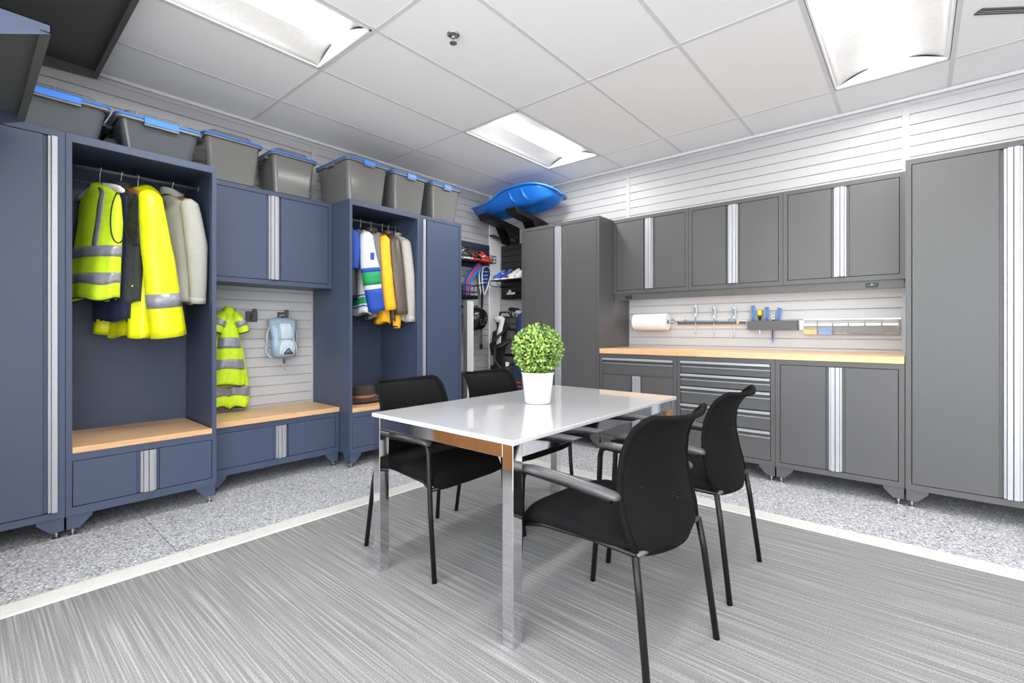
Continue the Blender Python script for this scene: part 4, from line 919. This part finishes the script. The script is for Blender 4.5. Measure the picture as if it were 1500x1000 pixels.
t = thing('parts_bin_rail', 'long grey back rail carrying the six clear tip-out bins', 'rail', (3.372, -0.001, 1.074))
build('back_rail', B(0, 0.605, -0.006, 0, 0.0, 0.118), 'binrail', t); build('top_edge', B(-0.004, 0.609, -0.014, 0, 0.118, 0.126), 'steel', t)
fills = (('cy', 0.8, 60, 'yellow plugs'), ('cb', 0.95, 70, 'light blue plugs'), ('cw', 0.25, 22, 'a few white fittings'), ('cd', 0.2, 26, 'dark blue plugs'), ('cd', 0.1, 16, 'a thin layer of blue bits'), ('cy', 0.14, 16, 'a thin layer of yellow bits'))
rnd = random.Random(5)
for i, (mm, fr, nn, what) in enumerate(fills):
    x0 = 3.374 + i * 0.1003; wd = 0.0985
    t = thing('parts_bin', 'clear tip-out wall bin holding %s' % what, 'parts bin', (x0 + wd / 2, -0.008, 1.076), 0, 'clear tip-out bins over the worktop')
    prof = [(-0.002, 0.0), (-0.062, 0.0), (-0.075, 0.060), (-0.075, 0.066), (-0.002, 0.066)]
    pi_ = [(-0.004, 0.003), (-0.060, 0.003), (-0.0725, 0.060), (-0.0725, 0.063), (-0.004, 0.063)]
    h = wd / 2
    build('front_panel', MB().rings([[(x, y, z) for x, y, z in ((-h, -0.062, 0), (h, -0.062, 0), (h, -0.064, 0.002), (-h, -0.064, 0.002))], [(-h, -0.0745, 0.062), (h, -0.0745, 0.062), (h, -0.077, 0.062), (-h, -0.077, 0.062)]]), 'tint' if fr < 0.5 else 'clear', t)
    build('base', B(-h, h, -0.062, -0.001, 0.0, 0.0025), 'clear', t)
    for s_ in (-1, 1): build('side_panel', MB().prism([(-0.001, 0), (-0.062, 0), (-0.080, 0.066), (-0.062, 0.108), (-0.001, 0.112)], 'x', s_ * h, s_ * (h - 0.003)), 'clear', t)
    build('hood', MB().prism([(-0.078, 0.064), (-0.082, 0.070), (-0.064, 0.108), (-0.002, 0.113), (-0.002, 0.110), (-0.062, 0.105), (-0.077, 0.071)], 'x', -h + 0.003, h - 0.003), 'clear', t)
    build('label_strip', MB().prism([(-0.0785, 0.066), (-0.0835, 0.070), (-0.076, 0.086), (-0.073, 0.083)], 'x', -h + 0.004, h - 0.004), 'white', t)
    pk = MB()
    for q in range(nn):
        z = 0.004 + rnd.random() * 0.05 * fr; y = -0.010 - rnd.random() * (0.046 + 0.12 * z); x = rnd.uniform(-h + 0.012, h - 0.012); a = rnd.uniform(0, pi)
        dx, dz = 0.008 * cos(a), 0.003 * sin(a); pk.tube([(x - dx, y, z + 0.003 - dz), (x + dx, y + 0.004 * sin(a), z + 0.003 + dz)], [0.0042, 0.0026], 5)
    if fr > 0.5: pk.box(-h + 0.006, h - 0.006, -0.056, -0.006, 0.003, 0.045 * fr)
    ct = build('contents', pk, mm, t); ct['kind'] = 'stuff'

# ------------------------------------------------------------------ sports corner
# sled rack and sled
t = thing('sled_rack', 'pair of black slatwall arms carrying the blue sled', 'rack', (0.0, 0.0, 2.17))
for x0, x1 in ((0.185, 0.330), (0.610, 0.765)):
    pr2 = [(-0.006, 0.150), (-0.006, 0.212), (-0.56, 0.288), (-0.575, 0.272), (-0.535, 0.222)]
    a = build('arm', MB().prism(pr2, 'x', x0, x1), 'black', t, bevel=0.004)
    build('gusset_plate', MB().prism([(-0.006, 0.165), (-0.27, 0.195), (-0.17, 0.05), (-0.15, 0.0), (-0.006, 0.0)], 'x', x1 - 0.004, x1), 'black', a)
    build('gusset_plate', MB().prism([(-0.006, 0.165), (-0.27, 0.195), (-0.17, 0.05), (-0.15, 0.0), (-0.006, 0.0)], 'x', x0, x0 + 0.004), 'black', a)
    for y, z in ((-0.13, 0.04), (-0.09, 0.035), (-0.04, 0.08)): build('bolt', MB().lathe([(0.009, 0), (0.007, 0.005)], n=10).xf(Matrix.Translation((x1, y, z)) @ Matrix.Rotation(pi / 2, 4, 'Y')), 'steel', a)
    build('wall_plate', B(x0 - 0.02, x1 + 0.02, -0.007, -0.001, 0.0, 0.20), 'black', a)
build('flange', MB().prism([(-0.006, 0.03), (-0.30, 0.085), (-0.30, 0.097), (-0.006, 0.05)], 'x', 0.12, 0.185), 'black', t)
t = thing('snow_sled', 'bright blue moulded plastic sled lying on the black wall arms', 'sled', (0.62, -0.36, 2.462)); t.rotation_euler = (math.radians(-7.8), 0, 0)
R = []; RL = []
N = 24
prof = [(-0.545, 0.15, 0.000, 0.058), (-0.535, 0.19, -0.002, 0.054), (-0.42, 0.215, 0.0, 0.052), (-0.30, 0.225, 0.0, 0.056), (-0.20, 0.235, 0.0, 0.084), (-0.11, 0.245, 0.0, 0.124), (-0.02, 0.255, 0.0, 0.150), (0.10, 0.262, 0.0, 0.160), (0.25, 0.262, 0.002, 0.160), (0.36, 0.252, 0.008, 0.152), (0.44, 0.228, 0.022, 0.140), (0.50, 0.180, 0.045, 0.128), (0.535, 0.115, 0.075, 0.118), (0.55, 0.05, 0.098, 0.112)]
for x, hw, zb, zt in prof:
    r = []
    for j in range(N + 1):
        f = -1 + 2 * j / N; a = abs(f)
        y = f * hw
        z = lerp(zb, zt, max(0, (a - 0.45) / 0.55) ** 1.6) + (0.018 * (1 - (a / 0.35) ** 2) if a < 0.35 and x < 0.4 else 0) * (1 if x > -0.5 else 0)
        r.append((x, y, z))
    R.append(r)
build('hull', MB().rings(R, False, False, closed=False), 'sled', t, smooth=True, solid=0.006)
edge = [R[i][0] for i in range(len(R))] + [R[-1][N // 2]] + [R[i][N] for i in range(len(R) - 1, -1, -1)] + [R[0][j] for j in range(N - 1, 0, -1)]
build('rim', MB().tube([(x * 1.02 + 0.01, y * 1.05, z + 0.002) for x, y, z in edge + edge[:1]], 0.018, 8, flat=0.55, up=(0, 0, 1)), 'sledlip', t, smooth=True)
for x in (0.06, 0.24):
    build('side_rib', MB().tube([(x, -0.255, 0.13), (x + 0.02, -0.215, 0.06), (x + 0.05, -0.17, 0.02)], [0.008, 0.014, 0.008], 8), 'sledlip', t, smooth=True)

# navy panel with wire basket and boots, left wall of the corner
def panel(name, label, mb_plate, m, boards, bm, axis):
    t = thing(name, label, 'wall panel', (0, 0, 0)); build('backing', mb_plate, m, t)
    for b_ in boards: build('slat', b_, bm, t, bevel=0.002, seg=1)
    return t
panel('boot_shelf_panel', 'navy slatted wall panel behind the boot basket', B(0.001, 0.006, -0.92, -0.19, 1.862, 2.168), 'darkpanel', [B(0.006, 0.018, -0.92, -0.19, 1.866 + i * 0.0765, 1.866 + i * 0.0765 + 0.070) for i in range(4)], 'navypanel', 'x')
panel('shoe_shelf_panel', 'black slatted wall panel behind the sneaker shelf', B(0.056, 0.86, -0.006, -0.001, 1.500, 2.178), 'black', [B(0.056, 0.86, -0.018, -0.006, 1.503 + i * 0.0765, 1.503 + i * 0.0765 + 0.071) for i in range(8)] + [B(0.056, 0.86, -0.018, -0.006, 2.117, 2.176)], 'darkpanel', 'y')
def wire_basket(name, label, x0, x1, y0, y1, z0, z1, nx, ny, r=0.0035):
    t = thing(name, label, 'basket', (x0, y0, z0)); X, Y, H = x1 - x0, y1 - y0, z1 - z0
    for z in (0.0, H * 0.5, H): build('hoop_wire', MB().tube([(0, 0, z), (X, 0, z), (X, Y, z), (0, Y, z), (0, 0, z)], r, 6), 'blackmetal', t)
    for i in range(1, ny + 1):
        y = Y * i / (ny + 1); build('cross_wire', MB().tube([(0, y, H), (0, y, 0), (X, y, 0), (X, y, H)], r * 0.8, 6), 'blackmetal', t)
    for i in range(0, nx + 2):
        x = X * i / (nx + 1); build('cross_wire', MB().tube([(x, 0, H), (x, 0, 0), (x, Y, 0), (x, Y, H)], r * 0.8, 6), 'blackmetal', t)
    return t
wire_basket('wire_basket', 'black wire basket holding red and black boots', 0.021, 0.27, -0.93, -0.345, 1.905, 1.985, 3, 9)
def shoe(name, label, loc, rz, L, up, sole, acc, group, h=0.10, wd=0.05, tilt=0.0, lace='white'):
    t = thing(name, label, 'shoe', loc, rz, group); t.rotation_euler = (0, tilt, rz)
    k = h / 0.10
    ol = [(x * L, y * wd) for x, y in ((-0.5, 0.35), (-0.48, 0.62), (-0.3, 0.72), (-0.05, 0.66), (0.2, 0.95), (0.36, 0.92), (0.47, 0.6), (0.5, 0.2), (0.5, -0.2), (0.47, -0.6), (0.36, -0.9), (0.2, -0.95), (-0.05, -0.7), (-0.3, -0.72), (-0.48, -0.62), (-0.5, -0.35))]
    build('sole', MB().rings([[(x * 0.98, y * 0.96, 0.0) for x, y in ol], [(x * 1.02, y * 1.04, 0.014) for x, y in ol], [(x, y, 0.026 if x < 0 else 0.022) for x, y in ol]]), sole, t, smooth=False)
    R = []
    for x, hw, zt, fl in ((-0.485, 0.45, 0.075, 0), (-0.46, 0.62, 0.105, 0), (-0.33, 0.70, 0.100, 0), (-0.2, 0.68, 0.092, 0), (-0.08, 0.70, 0.100, 0), (0.02, 0.74, 0.094, 0), (0.14, 0.84, 0.080, 0), (0.28, 0.90, 0.063, 0), (0.40, 0.80, 0.052, 0), (0.475, 0.50, 0.042, 0), (0.492, 0.25, 0.032, 0)):
        r = []
        for j in range(11):
            a = pi * j / 10; c, s_ = cos(a), sin(a)
            r.append((x * L, hw * wd * math.copysign(abs(c) ** 0.55, c) * (1 - 0.22 * s_), 0.018 + (zt * k - 0.018) * abs(s_) ** 0.75))
        R.append(r)
    u = build('upper', MB().rings(R, False, False, closed=False), up, t, smooth=True)
    build('collar_opening', MB().prism([(x * L, y * wd) for x, y in ((-0.44, 0.25), (-0.3, 0.42), (-0.14, 0.4), (-0.06, 0.2), (-0.06, -0.2), (-0.14, -0.4), (-0.3, -0.42), (-0.44, -0.25))], 'z', 0.090 * k, 0.104 * k), 'black', u, bevel=0.004)
    for s_ in (-1, 1): build('side_stripe', MB().tube([(-0.25 * L, s_ * wd * 0.73, 0.035 * k), (-0.02 * L, s_ * wd * 0.72, 0.060 * k), (0.10 * L, s_ * wd * 0.66, 0.074 * k)], [0.004, 0.010, 0.005], 6, flat=0.9), acc, u)
    lc = build('tongue', MB().rings([[(-0.10 * L, -0.018, 0.095 * k), (-0.10 * L, 0.018, 0.095 * k), (-0.115 * L, 0.018, 0.112 * k), (-0.115 * L, -0.018, 0.112 * k)], [(0.20 * L, -0.018, 0.070 * k), (0.20 * L, 0.018, 0.070 * k), (0.20 * L, 0.016, 0.078 * k), (0.20 * L, -0.016, 0.078 * k)]]), up, t)
    for i in range(4): build('lace', MB().tube([((-0.03 + i * 0.055) * L, -0.024, (0.104 - i * 0.008) * k), ((-0.02 + i * 0.055) * L, 0.024, (0.104 - i * 0.008) * k)], 0.003, 5), lace, lc)
    return t
shoe('red_boot', 'coral red football boot at the corner end of the wire basket', (0.155, -0.46, 1.912), math.radians(80), 0.27, 'coral', 'red', 'white', 'boots in the wire basket', 0.115, 0.048, lace='black')
shoe('black_boot', 'black boot with red straps in the middle of the wire basket', (0.160, -0.66, 1.912), math.radians(70), 0.27, 'black', 'red', 'red', 'boots in the wire basket', 0.135, 0.048, lace='red')
shoe('white_boot', 'black and white boot at the hidden end of the wire basket', (0.165, -0.815, 1.912), math.radians(60), 0.27, 'black', 'white', 'white', 'boots in the wire basket', 0.14, 0.046)
# sneaker shelf
t = thing('sneaker_shelf', 'thin black steel shelf carrying sneakers in the corner', 'shelf', (0.13, -0.30, 1.706))
build('plate', B(0, 0.72, 0, 0.281, 0, 0.006), 'blackmetal', t)
build('front_wire', MB().tube([(0.0, 0.0, 0.003), (0.72, 0.0, 0.003)], 0.005, 6), 'blackmetal', t)
build('end_loop', MB().tube([(0.0, 0.0, 0.0), (0.0, 0.0, -0.045), (0.005, 0.05, -0.06), (0.005, 0.27, -0.06)], 0.0045, 6), 'blackmetal', t); build('end_loop', MB().tube([(0.12, 0.0, 0.0), (0.12, 0.0, -0.045), (0.12, 0.05, -0.06), (0.12, 0.27, -0.06)], 0.0045, 6), 'blackmetal', t)
for x, up, sole, acc, lb in ((0.215, 'shoeblue', 'white', 'white', 'bright blue sneaker at the open end of the black shelf'), (0.330, 'shoenavy', 'white', 'shoeblue', 'navy blue sneaker second on the black shelf'), (0.445, 'shoegrey', 'white', 'shoegrey', 'pale grey sneaker beside the navy one'), (0.555, 'white', 'white', 'shoegrey', 'white sneaker half hidden by the tall grey cabinet')):
    shoe('sneaker', lb, (x, -0.165, 1.7125), math.radians(-112), 0.25, up, sole, acc, 'sneakers on the corner shelf', 0.125, 0.046)
for x0, lb in ((0.200, 'black ball tray holding white golf balls under the sneaker shelf'), (0.395, 'black ball tray beside the golf ball tray')):
    t = thing('ball_tray', lb, 'tray', (x0, -0.16, 1.487)); w2 = 0.185
    pr2 = [(0.0, 0.075), (0.02, 0.0), (0.14, 0.0), (0.14, 0.09)]
    mb = MB().box(0, w2, 0.02, 0.14, 0, 0.003).box(0, w2, 0.137, 0.14, 0, 0.09)
    mb.rings([[(0, 0.02, 0), (w2, 0.02, 0), (w2, 0.023, 0.001), (0, 0.023, 0.001)], [(0, 0.0, 0.055), (w2, 0.0, 0.055), (w2, 0.003, 0.055), (0, 0.003, 0.055)]])
    build('tray_body', mb, 'black', t)
    for x in (0, w2 - 0.003): build('end_wall', MB().prism([(0, 0.055), (0.02, 0), (0.14, 0), (0.14, 0.075)], 'x', x, x + 0.003), 'black', t)
balls = [(0.235, -0.115, 0), (0.275, -0.12, 0), (0.318, -0.115, 0), (0.36, -0.12, 0), (0.255, -0.075, 0), (0.30, -0.078, 0), (0.345, -0.075, 0), (0.255, -0.105, 1), (0.297, -0.108, 1), (0.276, -0.10, 2), (0.34, -0.1, 1)]
for i, (x, y, lv) in enumerate(balls):
    tag(build('golf_ball', MB().ball((x, y, 1.526 + lv * 0.030), 0.0213, 14, 10), 'white', smooth=True), 'white golf ball on the very top of the pile in the tray' if lv == 2 else 'white golf ball piled in the black ball tray', 'ball', 'golf balls in the black tray')
# hockey stick blade in a wire holder, lacrosse stick
t = thing('goalie_stick', 'blue hockey goalie stick blade with a red stripe, bending towards the corner', 'hockey stick', (0.13, -0.67, 1.50))
path = [(-0.01, 0.0), (-0.01, 0.10), (-0.006, 0.165), (0.012, 0.205), (0.045, 0.245), (0.12, 0.315), (0.195, 0.385)]
def ribbon(w0, w1, off, th, n0=0):
    R = []
    for i, (y, z) in enumerate(path):
        a = Vector(path[max(0, i - 1)]); c = Vector(path[min(len(path) - 1, i + 1)]); d = (c - a).normalized(); nrm = Vector((d.y, -d.x)) if 0 else Vector((d[1], -d[0]))
        p, q = Vector((y, z)) + nrm * w0, Vector((y, z)) + nrm * w1
        R.append([(off, p[0], p[1]), (off, q[0], q[1]), (off + th, q[0], q[1]), (off + th, p[0], p[1])])
    return MB().rings(R)
build('paddle', ribbon(-0.045, 0.045, -0.012, 0.022), 'stickblue', t, bevel=0.003)
build('stripe', ribbon(-0.022, 0.006, 0.0102, 0.002), 'red', t)
build('edge_stripe', ribbon(-0.047, -0.034, 0.0100, 0.002), 'shoenavy', t)
t = wire_basket('stick_holder', 'small black wire holder gripping the blue goalie stick', 0.03, 0.22, -0.86, -0.60, 1.475, 1.62, 2, 3, 0.0045)
build('prong', MB().tube([(0.19, 0.20, 0.145), (0.24, 0.25, 0.15), (0.25, 0.31, 0.165), (0.24, 0.34, 0.185)], 0.006, 6), 'blackmetal', t)
build('base_pad', B(0.0, 0.19, 0.0, 0.26, -0.008, 0.035), 'black', t, bevel=0.006)
t = thing('lacrosse_stick', 'lacrosse stick hung head-up, white head with blue netting', 'lacrosse stick', (0.075, -0.40, 0.88))
hd = [(0.0, 0.66), (-0.012, 0.70), (-0.05, 0.80), (-0.072, 0.90), (-0.065, 0.965), (-0.02, 1.0), (0.04, 0.998), (0.085, 0.965), (0.10, 0.91), (0.085, 0.82), (0.045, 0.72), (0.02, 0.66)]
hd = [(y + (z - 0.66) * 0.16, z) for y, z in hd]
build('head_frame', MB().tube([(0, y, z) for y, z in hd + hd[:1]], 0.009, 8), 'white', t, smooth=True)
build('head_frame', MB().tube([(0.045, y * 0.9, z * 1.0) for y, z in hd + hd[:1]], 0.007, 8), 'white', t, smooth=True)
for k in (2, 4, 7, 9): build('head_strut', MB().tube([(0, *hd[k]), (0.045, hd[k][0] * 0.9, hd[k][1])], 0.006, 6), 'white', t)
nt = MB()
c_ = (sum(y for y, z in hd) / len(hd), sum(z for y, z in hd) / len(hd))
nt.rings([[(0.02 - 0.03 * (1 - f), lerp(c_[0], y, f), lerp(c_[1], z, f)) for y, z in hd] for f in (0.97, 0.6, 0.2)], False, True)
build('net_pocket', nt, 'netblue', t, smooth=True, solid=0.003)
for k in range(4):
    z = 0.80 + k * 0.045; build('lace', MB().tube([(0.028, -0.03 + (z - 0.66) * 0.16, z), (0.030, 0.05 + (z - 0.66) * 0.16, z + 0.008)], 0.004, 6), 'white', t)
build('shaft', MB().tube([(0.015, 0.004, 0.68), (0.015, 0.0, 0.47)], 0.0125, 8), 'blackmetal', t)
build('shaft', MB().tube([(0.015, 0.0, 0.47), (0.015, -0.012, 0.06)], 0.0115, 8), 'steel', t)
build('butt_cap', MB().tube([(0.015, -0.012, 0.06), (0.015, -0.0125, 0.0)], [0.019, 0.016], 8), 'black', t)
# helmet on a bracket
t = thing('riding_helmet', 'round black helmet hung on the left wall of the corner', 'helmet', (0.165, -0.575, 1.255)); t.rotation_euler = (0.25, 0.35, 0.0)
R = []
for z, r in ((-0.115, 0.085), (-0.105, 0.112), (-0.05, 0.130), (0.0, 0.136), (0.05, 0.124), (0.09, 0.092), (0.115, 0.045), (0.121, 0.008)):
    R.append([(r * 0.92 * cos(a), r * 1.1 * sin(a), z - 0.035 * max(0, -cos(a)) * (1 if z < -0.05 else 0)) for a in [2 * pi * j / 24 for j in range(24)]])
hs = build('shell', MB().rings(R, False, True), 'helmet', t, smooth=True, solid=0.006)
build('rim_trim', MB().tube([R[0][j] for j in range(24)] + [R[0][0]], 0.008, 8), 'black', t, smooth=True)
for y in (-0.035, 0.035): build('vent', MB().box(0.113, 0.124, y - 0.014, y + 0.014, 0.02, 0.03).box(0.119, 0.127, y - 0.014, y + 0.014, -0.01, 0.0), 'rack', t)
build('shell_print', MB().prism([(-0.03, -0.045), (0.03, -0.045), (0.03, -0.035), (-0.03, -0.035)], 'x', 0.117, 0.124), 'rack', t)
t = thing('helmet_bracket', 'black wall bracket above the helmet', 'hook', (0.001, -0.575, 1.372))
build('bracket_arm', MB().box(0, 0.006, -0.10, 0.10, 0, 0.03).box(0.006, 0.20, -0.008, 0.008, 0.012, 0.024), 'black', t, bevel=0.002)
# white upright post and skateboard beside the end cabinet
t = thing('upright_post', 'white ribbed aluminium post standing left of the helmet', 'post', (0.30, -0.835, 0.0))
mb = MB().box(-0.03, 0.03, -0.045, 0.045, 0.006, 1.436)
build('post', mb, 'alu', t, bevel=0.003); build('base_plate', B(-0.06, 0.06, -0.08, 0.08, 0.0, 0.006), 'rack', t)
for y in (-0.037, -0.012, 0.012, 0.037): build('rib', B(0.03, 0.042, y - 0.006, y + 0.006, 0.01, 1.43), 'white', t, bevel=0.002)
t = thing('longboard', 'black longboard with a pale wood edge standing on end against the wall', 'skateboard', (0.215, -0.945, 0.001)); t.rotation_euler = (0, -0.10, 0)
ol = []
for j in range(40):
    a = 2 * pi * j / 40; ol.append((0.112 * math.copysign(abs(cos(a)) ** 0.7, cos(a)), 0.60 + 0.58 * math.copysign(abs(sin(a)) ** 0.55, sin(a))))
build('deck', MB().prism(ol, 'x', 0.0, 0.014), 'skatewood', t); build('grip_graphic', MB().prism([(y * 0.90, 0.60 + (z - 0.60) * 0.985) for y, z in ol], 'x', 0.0142, 0.016), 'black', t)
build('graphic_ring', MB().rings([[(0.0165, 0.0 + r * cos(a), 0.67 + r * sin(a)) for a in [2 * pi * j / 30 for j in range(30)]] for r in (0.098, 0.080)], False, False), 'white', t, solid=0.001)
build('graphic_dot', MB().rings([[(0.017, 0.07 + r * cos(a), 0.86 + r * sin(a)) for a in [2 * pi * j / 20 for j in range(20)]] for r in (0.035, 0.002)], False, False), 'toolyellow', t, solid=0.001)
for z in (0.25, 0.95):
    tk = build('truck', MB().tube([(-0.03, -0.09, z), (-0.03, 0.09, z)], 0.012, 8).box(-0.03, 0.0, -0.03, 0.03, z - 0.03, z + 0.03), 'steel', t)
    for y in (-0.1, 0.1): build('wheel', MB().tube([(-0.03, y - 0.018, z), (-0.03, y + 0.018, z)], 0.032, 14), 'white', tk, smooth=True)
# golf bag
t = thing('golf_bag', 'black and white golf stand bag leaning in the corner', 'golf bag', (0.360, -0.345, 0.0)); t.rotation_euler = (math.radians(-5), math.radians(3), math.radians(12)); t.scale = (1.4, 1.1, 1.0)
def gring(z, rx, ry, cx=0, cy=0, n=24): return [(cx + rx * cos(a), cy + ry * sin(a), z) for a in [2 * pi * j / n for j in range(n)]]
build('bag_body', MB().rings([gring(0.0, 0.115, 0.10), gring(0.03, 0.125, 0.108), gring(0.45, 0.125, 0.105), gring(0.80, 0.122, 0.105), gring(1.18, 0.125, 0.11), gring(1.22, 0.128, 0.112)]), 'bagblack', t, smooth=True)
build('top_cuff', MB().rings([gring(1.17, 0.128, 0.114), gring(1.20, 0.138, 0.122), gring(1.265, 0.142, 0.125), gring(1.27, 0.125, 0.11), gring(1.225, 0.12, 0.105)], False, True), 'bagblack', t, smooth=True)
pk = lambda z0, z1, a, w2, dp, m, nm: build(nm, MB().rings([[((0.105 + (dp if k in (1, 2) else 0)) * cos(a + s_ * w2) , (0.105 + (dp if k in (1, 2) else 0)) * sin(a + s_ * w2), z) for k, z, s_ in ((0, z0, q), (1, z0 + 0.03, q), (2, z1 - 0.04, q), (3, z1, q))] for q in (-1, -0.6, -0.2, 0.2, 0.6, 1)], True, True, closed=True), m, t, smooth=False, bevel=0.012)
pk(0.06, 0.72, -1.35, 0.75, 0.075, 'bagblack', 'apparel_pocket'); pk(0.80, 1.14, -0.75, 0.62, 0.06, 'bagblack', 'ball_pocket'); pk(0.10, 0.62, -2.75, 0.55, 0.075, 'bagblack', 'side_pocket'); pk(0.78, 1.12, -2.5, 0.5, 0.05, 'bagblack', 'valuables_pocket')
def strip(a0, a1, z0, z1, r, wd, m, nm):
    pts = []
    for i in range(11):
        f = i / 10; a = lerp(a0, a1, f); rr = r + 0.012 * sin(pi * f); pts.append((rr * cos(a), rr * sin(a), lerp(z0, z1, f)))
    return build(nm, MB().tube(pts, wd, 8, flat=0.45, up=(cos(a0), sin(a0), 0)), m, t, smooth=True)
strip(-1.05, -1.15, 0.12, 0.74, 0.178, 0.016, 'bagwhite', 'white_trim'); strip(-0.35, -0.5, 0.10, 0.60, 0.150, 0.014, 'bagwhite', 'white_trim'); strip(-1.9, -1.75, 0.92, 1.22, 0.132, 0.028, 'bagwhite', 'white_trim'); strip(-0.75, -0.45, 0.72, 0.92, 0.15, 0.018, 'bagwhite', 'white_trim')
build('emblem', MB().rings([gring(0, 0.026, 0.026, n=20), gring(0, 0.015, 0.015, n=20)], False, False).xf(Matrix.Translation((0.172 * cos(-0.75), 0.172 * sin(-0.75), 1.03)) @ Matrix.Rotation(-0.75 + pi / 2, 4, 'Z') @ Matrix.Rotation(pi / 2, 4, 'X')), 'bagwhite', t, solid=0.002)
build('shoulder_strap', MB().tube([(0.04, -0.12, 1.15), (-0.03, -0.19, 1.02), (-0.085, -0.19, 0.92), (-0.075, -0.20, 0.87), (0.02, -0.20, 0.93), (0.09, -0.17, 1.0)], [0.02, 0.03, 0.034, 0.034, 0.032, 0.02], 8, flat=0.4), 'bagblack', t, smooth=True)
build('shoulder_strap', MB().tube([(-0.03, -0.21, 0.92), (-0.01, -0.235, 0.75), (0.06, -0.25, 0.66), (0.15, -0.20, 0.70), (0.17, -0.13, 0.85)], [0.024, 0.03, 0.032, 0.03, 0.02], 8, flat=0.4), 'bagblack', t, smooth=True)
build('grab_handle', MB().tube([(-0.07, -0.10, 1.25), (-0.05, -0.125, 1.31), (0.03, -0.13, 1.315), (0.06, -0.11, 1.26)], 0.011, 8), 'bagblack', t, smooth=True)
build('rain_hood', MB().ball((-0.055, -0.07, 1.235), 0.085, 14, 8, (1, 0.8, 0.6)), 'bagwhite', t, smooth=True)
for i, (x, y, z, m_) in enumerate(((0.03, 0.02, 1.36, 'black'), (0.08, -0.02, 1.33, 'bagwhite'), (0.07, 0.05, 1.34, 'navycloth'), (-0.02, 0.05, 1.37, 'black'))):
    c = build('club_shaft', MB().tube([(x * 0.6, y * 0.6, 1.1), (x, y, z)], 0.006, 6), 'steel', t)
    build('club_head', MB().ball((x, y, z), 0.038, 12, 8, (1, 0.75, 0.7)), m_, c, smooth=True)
t = thing('duffel_bag', 'navy sports bag with red straps on the floor beside the golf bag', 'bag', (0.735, -0.36, 0.0))
R = []
for z, rx, ry in ((0.0, 0.14, 0.17), (0.03, 0.165, 0.20), (0.35, 0.17, 0.20), (0.55, 0.16, 0.19), (0.75, 0.13, 0.15), (0.80, 0.08, 0.10)):
    R.append([(rx * 0.74 * math.copysign(abs(cos(a)) ** 0.7, cos(a)), ry * math.copysign(abs(sin(a)) ** 0.7, sin(a)) * (1 + 0.04 * sin(5 * a + 9 * z)), z) for a in [2 * pi * j / 24 for j in range(24)]])
build('bag_body', MB().rings(R), 'duffel', t, smooth=True)
for z in (0.50, 0.545): build('red_strap', MB().tube([(-0.128, -0.10, z - 0.0), (-0.112, -0.200, z), (0.0, -0.212, z), (0.11, -0.200, z)], 0.009, 6, flat=0.6), 'red', t, smooth=True)
t = thing('denim_jacket', 'blue denim jacket hanging beside the golf bag, against the grey cabinet', 'jacket', (0.70, -0.30, 1.33))
b = Body([(-0.42, 0.12, 0.05, 0, 0), (-0.2, 0.13, 0.05, 0, 0), (-0.06, 0.12, 0.04, 0, 0), (-0.02, 0.07, 0.035, 0, 0), (0.0, 0.04, 0.03, 0, 0)], 0.14, 5, 1.0)
build('body', b.region(), 'netblue', t, smooth=True, solid=0.004); build('hang_wire', MB().tube([(0, 0, -0.01), (0, 0.02, 0.04), (0, 0.26, 0.06), (0, 0.292, 0.05)], 0.005, 6), 'blackmetal', t)
tag(build('kick_board', B(0.001, 0.02, -1.2, -0.19, 0.02, 0.62), 'navypanel', bevel=0.003), 'navy board along the foot of the left wall behind the golf bag', 'board')
